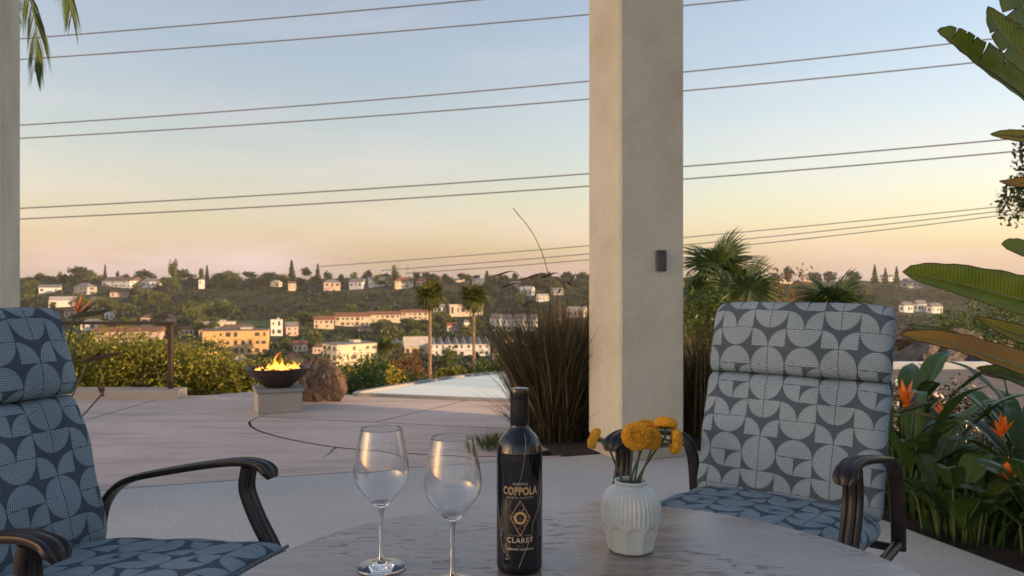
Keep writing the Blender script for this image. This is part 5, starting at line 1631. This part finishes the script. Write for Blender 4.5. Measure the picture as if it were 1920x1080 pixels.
# valley floor
building(378, 505, 622, 668, 'wall_ochre', 'roof_brown', 'large ochre apartment block glowing in the sun left of the fire bowl', 14, 0.5, 'flat', 3, 9, 'apartment_block')
building(400, 492, 609, 634, 'wall_tan', 'roof_brown', 'brown hip-roofed building directly behind the ochre apartment block', 18, 0.6, 'hip', 1, 6, 'apartment_block', 0.6)
building(372, 440, 606, 632, 'wall_cream', 'roof_pale', 'flat cream block above and left of the ochre apartment block', 14, 0.5, 'flat', 2, 6, 'apartment_block')
building(618, 722, 646, 694, 'wall_cream', 'roof_grey', 'three-storey cream apartment block with a grey shaded side behind the short palm', 38, 0.75, 'flat', 3, 6, 'apartment_block')
building(600, 636, 672, 698, 'wall_pink', 'roof_pale', 'small pinkish house at the left foot of the cream apartment block', 20, 0.7, 'gable', 1, 3)
building(757, 812, 632, 664, 'wall_cream', 'roof_pale', 'pale low building left of the row with the sloping skylights', 15, 0.5, 'gable', 1, 4, 'low_building', 0.55)
building(800, 922, 634, 668, 'wall_white', 'roof_grey', 'long low building whose roof is a row of sloping skylights', 6, 0.5, 'saw', 2, 10, 'long_building', 0.32)
building(588, 627, 594, 618, 'wall_cream', 'roof_red', 'lowest and leftmost of the sunlit red-roofed row houses', 12, 0.4, 'gable', 2, 4, 'row_house', 0.3)
building(628, 694, 587, 613, 'wall_cream', 'roof_red', 'second sunlit red-roofed row house from the left', 12, 0.3, 'gable', 2, 7, 'row_house', 0.28)
building(693, 752, 584, 606, 'wall_cream', 'roof_red', 'third sunlit red-roofed row house from the left', 12, 0.3, 'gable', 2, 6, 'row_house', 0.28)
building(752, 804, 581, 600, 'wall_cream', 'roof_red', 'rightmost sunlit red-roofed row house, at the left tall palm', 12, 0.3, 'gable', 2, 5, 'row_house', 0.28)
building(506, 532, 600, 630, 'wall_white', 'roof_pale', 'narrow white tower-like house right of the ochre apartment block', 20, 0.8, 'flat', 2, 2)
building(534, 562, 604, 630, 'wall_pink', 'roof_grey', 'pinkish house beside the narrow white one', 25, 0.8, 'gable', 2, 2)
for i in range(4):
    building(916 + i * 22, 940 + i * 22, 589 + i % 2, 621, 'wall_white', 'roof_grey', ['first', 'second', 'third', 'rightmost'][i] + ' gabled white house of the terrace left of the ornamental grass', -18, 0.9, 'gable', 2, 2, 'terrace_house', 0.3)
building(944, 966, 630, 652, 'wall_pink', 'roof_red', 'small pink house below the white terrace', 25, 0.8, 'gable', 1, 2)
building(970, 1003, 640, 674, 'wall_white', 'roof_pale', 'white house half hidden at the edge of the ornamental grass', -25, 0.8, 'gable', 2, 3)
building(808, 832, 570, 592, 'wall_white', 'roof_pale', 'white house between the two tall palms on the slope', -25, 0.9, 'gable', 2, 2)
building(842, 908, 572, 594, 'wall_cream', 'roof_pale', 'cream flat building behind the right tall palm', 12, 0.35, 'flat', 1, 6, 'low_building')
building(395, 418, 668, 690, 'wall_cream', 'roof_pale', 'small cream house just left of the fire bowl foot of the valley', 25, 0.9, 'gable', 1, 2)
building(436, 470, 668, 692, 'wall_cream', 'roof_pale', 'cream house roof peeking over the left rim of the fire bowl', 28, 0.8, 'hip', 1, 3)
building(535, 572, 662, 688, 'wall_pink', 'roof_red', 'pink house peeking over the right rim of the fire bowl', 22, 0.8, 'hip', 1, 3)
# left slope
building(178, 300, 614, 642, 'wall_pink', 'roof_red', 'long pink low-rise block seen through the railing', 10, 0.3, 'gable', 2, 10, 'apartment_block', 0.28)
building(262, 332, 588, 610, 'wall_cream', 'roof_red', 'cream red-roofed house just above the top rail', 22, 0.6, 'hip', 1, 4)
building(296, 310, 582, 600, 'wall_pink', 'roof_red', 'small pink tower house standing above the railing post', 20, 1.0, 'hip', 1, 1)
building(150, 195, 598, 620, 'wall_white', 'roof_grey', 'grey-roofed white house right beside the dark chair headrest', 20, 0.7, 'hip', 1, 3)
building(90, 142, 556, 576, 'wall_white', 'roof_pale', 'white house low on the left slope behind the dark chair', 18, 0.7, 'gable', 1, 3)
building(72, 112, 534, 550, 'wall_white', 'roof_grey', 'white house high on the left slope beside the left pillar', 20, 0.7, 'gable', 1, 3)
building(132, 170, 531, 553, 'wall_grey', 'roof_grey', 'blue-grey house on the left slope below the ridge trees', -20, 0.7, 'hip', 2, 3)
building(165, 180, 556, 568, 'wall_grey', 'roof_grey', 'small grey house on the left slope', -15, 0.8, 'gable', 1, 2)
building(205, 240, 545, 558, 'wall_pink', 'roof_brown', 'brown-roofed pink house on the left slope', 20, 0.7, 'hip', 1, 3)
ridge = [(183, 252, 519, 537, 'wall_white', 'roof_brown', 'gable'), (264, 302, 522, 536, 'wall_white', 'roof_grey', 'hip'), (372, 384, 525, 533, 'wall_white', 'roof_pale', 'flat'), (505, 525, 525, 536, 'wall_cream', 'roof_pale', 'hip'), (540, 556, 527, 537, 'wall_cream', 'roof_brown', 'gable'), (606, 640, 524, 537, 'wall_pink', 'roof_grey', 'hip'), (652, 682, 522, 538, 'wall_white', 'roof_grey', 'gable'), (690, 736, 519, 541, 'wall_white', 'roof_grey', 'gable'), (740, 777, 519, 538, 'wall_cream', 'roof_red', 'hip'), (778, 800, 521, 535, 'wall_pink', 'roof_red', 'hip'), (818, 852, 518, 539, 'wall_cream', 'roof_red', 'hip'), (853, 882, 526, 540, 'wall_cream', 'roof_pale', 'flat'), (884, 908, 522, 540, 'wall_white', 'roof_pale', 'gable'), (906, 934, 527, 541, 'wall_tan', 'roof_red', 'gable')]
ordw = ['leftmost', 'second', 'third', 'fourth', 'fifth', 'sixth', 'seventh', 'eighth', 'ninth', 'tenth', 'eleventh', 'twelfth', 'thirteenth', 'rightmost']
for i, (a, b, c_, d_, wl, rf_, kd) in enumerate(ridge):
    col = wl.split('_')[1]
    building(a, b, c_, d_ + 2, wl, rf_, '%s of the houses strung along the far ridge%s, %s walled' % (ordw[i], ' from the left' if 0 < i < 13 else '', col), 18 if i % 3 else -14, 0.6, kd, 2 if d_ - c_ > 17 else 1, max(2, int((b - a) / 9)), roof_h=0.38, Yd=905 + 6 * (i % 4))
for i, (a, b, c_, d_, wl, rf_, lab) in enumerate([(972, 1000, 538, 556, 'wall_teal', 'roof_pale', 'teal and white house on the wooded slope left of the pillar'), (1008, 1032, 552, 566, 'wall_white', 'roof_pale', 'white house low on the wooded slope left of the pillar'), (1060, 1098, 575, 596, 'wall_pink', 'roof_pale', 'pinkish house right against the pillar edge'), (1036, 1060, 540, 554, 'wall_grey', 'roof_grey', 'grey house on the wooded slope touching the grass plumes'), (955, 975, 528, 541, 'wall_grey', 'roof_grey', 'small grey house just under the ridge trees left of the pillar')]):
    building(a, b, c_, d_, wl, rf_, lab, 20 if i % 2 else -20, 0.7, 'gable', 1, 3)
for i, (a, b, c_, d_, wl, lab) in enumerate([(1692, 1716, 566, 586, 'wall_white', 'leftmost hazy white house on the right-hand hillside'), (1718, 1742, 563, 585, 'wall_white', 'middle hazy white house on the right-hand hillside'), (1744, 1772, 568, 588, 'wall_white', 'rightmost hazy white house on the right-hand hillside'), (1698, 1735, 522, 540, 'wall_grey', 'grey house high on the hazy right-hand hill'), (1460, 1490, 518, 532, 'wall_cream', 'cream house on the skyline right of the first fan palm'), (1505, 1530, 514, 528, 'wall_pink', 'pinkish house on the skyline above the wide fan palm'), (1655, 1680, 515, 528, 'wall_white', 'white house on the skyline beside the hazy conifers')]):
    building(a, b, c_, d_, wl, 'roof_grey', lab, 18, 0.6, 'gable', 1, 3)

# more small houses tucked between the trees
extra = [(548, 578, 640, 660, 'wall_cream', 'roof_red', 'red-roofed cream house above the boulder'), (585, 612, 645, 664, 'wall_pink', 'roof_brown', 'brown-roofed pink house left of the cream apartment block'), (728, 756, 640, 660, 'wall_cream', 'roof_pale', 'cream house right of the short palm crown'), (330, 368, 640, 662, 'wall_pink', 'roof_red', 'red-roofed pink house right of the railing post'), (338, 364, 612, 630, 'wall_cream', 'roof_red', 'red-roofed cream house between railing post and ochre block'), (236, 262, 570, 586, 'wall_white', 'roof_red', 'red-roofed white house above the long pink block'), (120, 150, 580, 596, 'wall_cream', 'roof_brown', 'brown-roofed cream house by the orange bloom'), (196, 222, 584, 600, 'wall_white', 'roof_pale', 'pale-roofed white house above the top rail'), (925, 950, 655, 676, 'wall_cream', 'roof_red', 'red-roofed cream house at the right end of the skylight building'), (672, 700, 612, 628, 'wall_cream', 'roof_red', 'red-roofed cream house below the second row house'), (836, 862, 606, 622, 'wall_pink', 'roof_red', 'red-roofed pink house between the tall palm trunks'), (868, 884, 600, 616, 'wall_white', 'roof_grey', 'grey-roofed white house left of the white terrace')]
for i, (a, b, c_, d_, wl, rf_, lab) in enumerate(extra):
    building(a, b, c_, d_, wl, rf_, lab, 16 + 5 * (i % 4), 0.7, 'hip' if i % 2 else 'gable', 1, 3)

# ------------------------------------------------------------------ trees
def crown_mesh(name, kind, seed, mat):
    """unit-height crown (tree of height 1, trunk included separately)"""
    g = np.random.default_rng(seed)
    if kind == 'round':
        V, F = leaf_cloud(700, (0.40, 0.40, 0.36), 0.075, seed, clumps=16); V[:, 2] += 0.58
    elif kind == 'tall':
        V, F = leaf_cloud(700, (0.25, 0.25, 0.40), 0.065, seed, clumps=18); V[:, 2] += 0.56
    elif kind == 'cone':
        n = 620; z = g.random(n) ** 1.3; r_ = (1 - z) * 0.22 * np.sqrt(g.random(n)) * (1 + 0.25 * np.sin(z * 40)); a = g.uniform(0, 6.28, n)
        V, F = leaf_cloud(n, (0.01, 0.01, 0.01), 0.06, seed); off = np.stack([r_ * np.cos(a), r_ * np.sin(a), 0.10 + 0.9 * z], -1)
        V = V + np.repeat(off, 4, 0)
    else:
        V, F = leaf_cloud(640, (0.50, 0.50, 0.28), 0.075, seed, clumps=16); V[:, 2] += 0.66
    V[:, 2] = np.maximum(V[:, 2], 0.05)
    me_o = np_mesh(name, V, F, M[mat]); me = me_o.data; bpy.data.objects.remove(me_o)
    return me
TRUNK = None
m = MB().tube([(0, 0, -0.15), (0.01, 0, 0.3), (0, 0.01, 0.7)], [0.030, 0.022, 0.010], 6)
for a in range(4):
    m.tube([(0, 0, 0.35 + a * 0.06), (0.14 * math.cos(a * 1.7), 0.14 * math.sin(a * 1.7), 0.58 + a * 0.05)], [0.012, 0.004], 5)
o = m.build('trunk', M['bark']); TRUNK = o.data; bpy.data.objects.remove(o)
CROWN = {}
for k, kd in enumerate(['round', 'tall', 'cone', 'flat']):
    for mt in ('far_leaf', 'far_dark_leaf'):
        CROWN[kd, mt] = [crown_mesh('crown', kd, 200 + k * 10 + v + (5 if mt == 'far_leaf' else 0), mt) for v in range(2)]
def far_tree(x, y, z, h, kind, dark, label, group, wx=1.0):
    root = empty('tree', (x, y, z), random.uniform(0, 6.28))
    for nm, me in (('trunk', TRUNK), ('crown', random.choice(CROWN[kind, 'far_dark_leaf' if dark else 'far_leaf']))):
        c = bpy.data.objects.new(nm, me); COL.objects.link(c); c.parent = root; c.scale = (h * wx, h * wx, h)
    tag(root, label, 'tree', group)
ONES = ['', 'first', 'second', 'third', 'fourth', 'fifth', 'sixth', 'seventh', 'eighth', 'ninth', 'tenth', 'eleventh', 'twelfth', 'thirteenth', 'fourteenth', 'fifteenth', 'sixteenth', 'seventeenth', 'eighteenth', 'nineteenth']
TENS = {20: 'twent', 30: 'thirt', 40: 'fort', 50: 'fift'}
def ordinal(n):
    if n < 20: return ONES[n]
    t_, o_ = n // 10 * 10, n % 10
    return TENS[t_] + ('ieth' if o_ == 0 else 'y-' + ONES[o_])
random.seed(11)
# skyline of the ridge: (px, top py, width px, kind)
sky_trees = [(50, 522, 26, 'round'), (72, 514, 22, 'tall'), (95, 517, 22, 'round'), (112, 511, 14, 'tall'), (128, 516, 24, 'round'), (145, 501, 32, 'round'), (168, 508, 22, 'round'), (197, 501, 10, 'cone'), (220, 510, 10, 'tall'), (236, 514, 16, 'round'), (266, 507, 30, 'round'), (285, 512, 18, 'flat'), (325, 491, 26, 'tall'), (338, 505, 24, 'round'), (357, 513, 20, 'round'), (378, 504, 8, 'tall'), (388, 502, 12, 'cone'), (410, 512, 30, 'round'), (434, 510, 34, 'round'), (470, 508, 34, 'flat'), (500, 511, 30, 'round'), (528, 514, 26, 'round'), (547, 494, 18, 'cone'), (575, 500, 20, 'flat'), (596, 500, 14, 'cone'), (615, 510, 16, 'round'), (640, 514, 14, 'round'), (662, 513, 18, 'round'), (690, 507, 10, 'flat'), (722, 513, 22, 'round'), (740, 500, 17, 'tall'), (782, 510, 14, 'round'), (798, 511, 18, 'round'), (812, 514, 14, 'round'), (868, 513, 22, 'round'), (892, 516, 18, 'round'), (913, 511, 16, 'cone'), (944, 515, 24, 'round'), (967, 513, 20, 'tall'), (1008, 516, 20, 'round'), (1030, 512, 14, 'cone'), (1064, 510, 26, 'round'), (1092, 510, 22, 'round'), (1110, 513, 20, 'round')]
for i, (px, pt, wpx, kd) in enumerate(sky_trees):
    Yd = 930 + 15 * (i % 5)
    p = at(px, pt, Yd); gz = float(terrain_z(p.x, p.y))
    base = min(gz, at(px, 532, Yd).z)
    h = max(p.z - base, 4) * 1.12
    wx = max(0.5, min(2.2, (wpx * Yd / 1500) / (0.78 * h if kd != 'flat' else 1.2 * h)))
    if kd == 'cone': wx = max(0.7, min(1.6, (wpx * Yd / 1500) / (0.42 * h)))
    far_tree(p.x, p.y, base, h, kd, i % 3 != 0, {'round': 'round-crowned tree', 'tall': 'narrow-crowned tree', 'cone': 'pointed conifer', 'flat': 'flat-topped tree'}[kd] + ', %s from the left along the skyline of the far ridge' % ordinal(i + 1), 'skyline trees of the far ridge', wx)
for i, (px, pt, kd) in enumerate(sorted([(1478, 497, 'tall'), (1530, 508, 'round'), (1555, 507, 'round'), (1600, 506, 'round'), (1640, 497, 'cone'), (1660, 503, 'cone'), (1681, 500, 'cone'), (1740, 508, 'round'), (1452, 510, 'round'), (1800, 508, 'round'), (1850, 507, 'round')])):
    Yd = 1130; p = at(px, pt, Yd); base = at(px, 530, Yd).z - 3
    far_tree(p.x, p.y, base, p.z - base, kd, True, 'hazy %s, %s from the left on the skyline right of the pillar' % ({'round': 'round tree', 'tall': 'tall tree', 'cone': 'conifer'}[kd], ordinal(i + 1)), 'hazy skyline trees right of the pillar', 1.2 if kd == 'round' else 0.9)
# second skyline row and tree belts between the houses
def belt(n, px0, px1, py0, py1, hpx, label, group, dark=0.5, kinds=('round', 'tall', 'round', 'flat')):
    spots = []
    while len(spots) < n:
        px, py = random.uniform(px0, px1), random.uniform(py0, py1)
        if any(a - hpx * 0.35 < px < b + hpx * 0.35 and py > d - 3 and py - hpx < d - (d - c) * 0.3 for a, b, c, d, _ in RECTS) and random.random() < 0.9: continue
        spots.append((px, py))
    spots.sort()
    for k, (px, py) in enumerate(spots):
        x, y, z = ground_hit(px, py)
        h = hpx * random.uniform(0.7, 1.35) * y / 1500
        kd = random.choice(kinds); dk = random.random() < dark
        lab = '%s %s tree, %s from the left %s' % ('dark' if dk else 'olive-green', {'round': 'round-crowned', 'tall': 'narrow', 'flat': 'flat-topped'}[kd], ordinal(k + 1), label)
        far_tree(x, y, z, h, kd, dk, lab, group, random.uniform(0.9, 1.4))
belt(48, 40, 1100, 533, 545, 20, 'among those just below the far ridge', 'trees below the far ridge', 0.7)
belt(40, 150, 420, 582, 640, 32, 'on the left valley side', 'trees on the left valley side', 0.35)
belt(32, 45, 330, 545, 590, 23, 'among the left slope houses', 'trees of the left slope', 0.5)
belt(56, 540, 1000, 600, 640, 27, 'around the row houses', 'trees around the row houses', 0.4)
belt(26, 820, 1100, 545, 585, 24, 'above the white terrace', 'trees above the white terrace', 0.6)
belt(30, 380, 1000, 655, 705, 34, 'on the near valley floor', 'trees on the near valley floor', 0.4)
belt(14, 1300, 1850, 545, 600, 24, 'on the hazy right-hand hillside', 'trees on the right-hand hillside', 0.6)

# brush that covers the hill: too many to count
def brush():
    g = np.random.default_rng(77)
    n0 = 20000
    t = g.uniform(-0.72, 0.72, n0); y = g.uniform(260, 1180, n0) ** 1.0
    x = t * y; z = terrain_z(x, y)
    keep = ((x + 195) / 80) ** 2 + ((y - 640) / 66) ** 2 > 1.0
    dens = 0.5 + 0.5 * np.sin(x / 37 + np.sin(y / 29)) * np.sin(y / 43 + 1)
    keep &= g.random(n0) < 0.35 + 0.65 * dens
    pxs = 960 + 1500 * x / y; pys = 530 + 1500 * (CAM_Z - z) / y
    for a, b, c_, d_, yb in RECTS:                   # clearings in front of the houses
        keep &= ~((pxs > a - 4) & (pxs < b + 4) & (pys > c_) & (pys < d_ + 8) & (y < yb + 4))
    x, y, z = x[keep], y[keep], z[keep]; n = len(x)
    s = g.uniform(1.6, 5.2, n)
    q = 9
    d = g.normal(0, 1, (n, q, 3)); d /= np.linalg.norm(d, axis=2, keepdims=True); d[:, :, 2] = np.abs(d[:, :, 2]) * 0.8
    c = np.stack([x, y, z], -1)[:, None, :] + d * s[:, None, None] * g.uniform(0.4, 0.95, (n, q, 1))
    a = g.normal(0, 1, (n, q, 3)); a /= np.linalg.norm(a, axis=2, keepdims=True)
    b = np.cross(a, g.normal(0, 1, (n, q, 3))); b /= np.linalg.norm(b, axis=2, keepdims=True)
    l = (s[:, None, None] * 0.42) * g.uniform(0.7, 1.3, (n, q, 1))
    V = np.stack([c - a * l, c + b * l * 0.7, c + a * l, c - b * l * 0.7], 2).reshape(-1, 3)
    F = np.arange(len(V)).reshape(-1, 4)
    o = np_mesh('hillside_brush', V, F, M['brush_leaf'])
    tag(o, 'low scrub and brush covering the valley sides', None, None, 'stuff')
brush()
# drooping tree beyond the right edge
dt = empty('drooping_tree', (9.6, 12.5, float(terrain_z(9.6, 12.5)) - 0.05))
MB().tube([(0, 0, 0), (0.1, 0, 2.0), (-0.2, 0, 4.0), (-0.4, 0, 5.2)], [0.16, 0.13, 0.08, 0.04], 9).build('trunk', M['bark'], dt, True)
m = MB()
tips = []
for a, (ex, ez) in enumerate([(-1.5, 4.4), (-1.7, 3.6), (-0.9, 5.2), (0.6, 5.4), (0.9, 4.4)]):
    pth = spline([(-0.2, 0, 3.2 + 0.2 * a), (ex * 0.6, 0.1 * a, ez + 0.2), (ex, 0.12 * a, ez - 0.5)], 5); m.tube(pth, [0.03 * (1 - 0.8 * i / len(pth)) for i in range(len(pth))], 5); tips += pth[3:]
m.build('branches', M['bark'], dt, True)
V = []
g = np.random.default_rng(8)
for tpt in tips:
    v, f = leaf_cloud(150, (0.30, 0.30, 0.34), 0.05, int(g.integers(1000))); V.append(v + np.array(tpt) + np.array([0, 0, -0.15]))
V = np.concatenate(V); np_mesh('crown', V, np.arange(len(V)).reshape(-1, 4), M['far_dark_leaf'], dt)
tag(dt, 'dark drooping tree peeking in at the right edge above the giant leaves', 'tree')

# ------------------------------------------------------------------ power lines
plain('cable', (0.23, 0.26, 0.31), 0.7)
def cable(pts, Y0, Y1, rad, label, group):
    """pts: photo pixels along the line; depth runs linearly from Y0 to Y1; extended past both ends"""
    P = []
    x0, x1 = pts[0][0], pts[-1][0]
    c = np.polyfit([p[0] for p in pts], [p[1] for p in pts], 2 if len(pts) > 2 else 1)
    for px in np.linspace(min(x0, -250), max(x1, 2200), 40) if rad[0] >= 0.03 else np.linspace(x0, x1, 30):
        Yd = Y0 + (Y1 - Y0) * (px - x0) / (x1 - x0)
        P.append(tuple(at(px, float(np.polyval(c, px)), Yd)))
    r_ = [rad[0] + (rad[1] - rad[0]) * i / (len(P) - 1) for i in range(len(P))]
    o = MB().tube(P, r_, 6).build('power_line', M['cable'], None, True)
    tag(o, label, 'power line', group)
lines = [([(100, 68), (500, 35), (890, 0)], 'topmost power line, leaving the frame above the middle'), ([(120, 106), (600, 70), (1100, 28), (1385, 0)], 'second power line from the top'), ([(45, 234), (600, 196), (1100, 153), (1290, 133), (1870, 72)], 'third power line from the top'), ([(45, 259), (600, 224), (1100, 187), (1290, 169), (1915, 108)], 'fourth power line from the top'), ([(45, 390), (600, 360), (1100, 326), (1290, 311), (1870, 263)], 'fifth power line from the top'), ([(45, 410), (600, 382), (1100, 350), (1290, 334), (1915, 283)], 'sixth power line from the top')]
for i, (pts, lab) in enumerate(lines):
    cable(pts, 62, 52, (0.052, 0.048), lab, 'high-voltage lines across the sky')
far_lines = [([(600, 499), (850, 482), (1100, 462), (1290, 443), (1900, 385)], 'thin upper line of the low far power lines'), ([(715, 507), (850, 497), (1100, 476), (1290, 460), (1400, 447), (1900, 393)], 'middle line of the low far power lines'), ([(760, 512), (900, 503), (1100, 489), (1400, 458), (1900, 401)], 'lowest line of the low far power lines')]
for i, (pts, lab) in enumerate(far_lines):
    cable(pts, 700, 180, (0.16, 0.10), lab, 'low far power lines') if False else None
def far_cable(pts, lab):
    c = np.polyfit([p[0] for p in pts], [p[1] for p in pts], 2)
    P = []; r_ = []
    for px in np.linspace(pts[0][0], 2150, 40):
        k = (px - pts[0][0]) / (2150 - pts[0][0]); Yd = 1 / ((1 - k) / 880 + k / 130)
        P.append(tuple(at(px, float(np.polyval(c, px)), Yd))); r_.append(Yd * 0.85 / 1500)
    o = MB().tube(P, r_, 6).build('power_line', M['cable'], None, True)
    tag(o, lab, 'power line', 'low far power lines')
for pts, lab in far_lines: far_cable(pts, lab)
def pylon(px, py_top, Yd, label):
    p = at(px, py_top, Yd); gz = float(terrain_z(p.x, p.y)); h = p.z - gz
    root = empty('pylon', (p.x, p.y, gz)); m = MB()
    for s in (-1, 1):
        for t in (-1, 1): m.tube([(s * 2, t * 2, 0), (s * 0.5, t * 0.5, h * 0.75), (0, 0, h)], 0.16, 4)
    m.build('mast', M['cable'], root)
    for k in range(3): MB().box((0, 0, h * (0.70 + 0.11 * k)), (6.5 - k, 0.3, 0.3)).build('cross_arm', M['cable'], root)
    tag(root, label, 'pylon', 'pylons on the far ridge')
pylon(748, 489, 960, 'thin pylon on the far ridge, left of the pair')
pylon(764, 495, 960, 'thin pylon on the far ridge, right of the pair')

# ------------------------------------------------------------------ evening haze
USE_HAZE = True
if USE_HAZE:
    hz = bpy.data.materials.new('haze'); hz.use_nodes = True
    nt = hz.node_tree
    for n_ in list(nt.nodes): nt.nodes.remove(n_)
    ho = nt.nodes.new('ShaderNodeOutputMaterial'); hv = nt.nodes.new('ShaderNodeVolumePrincipled')
    hv.inputs['Color'].default_value = (0.9, 0.88, 0.86, 1); hv.inputs['Density'].default_value = 0.00010; hv.inputs['Anisotropy'].default_value = 0.2
    nt.links.new(hv.outputs['Volume'], ho.inputs['Volume'])
    o = MB().box((0, 2350, 30), (7600, 5600, 160)).build('haze', hz)
    tag(o, 'thin evening haze over the valley', None, None, 'stuff')
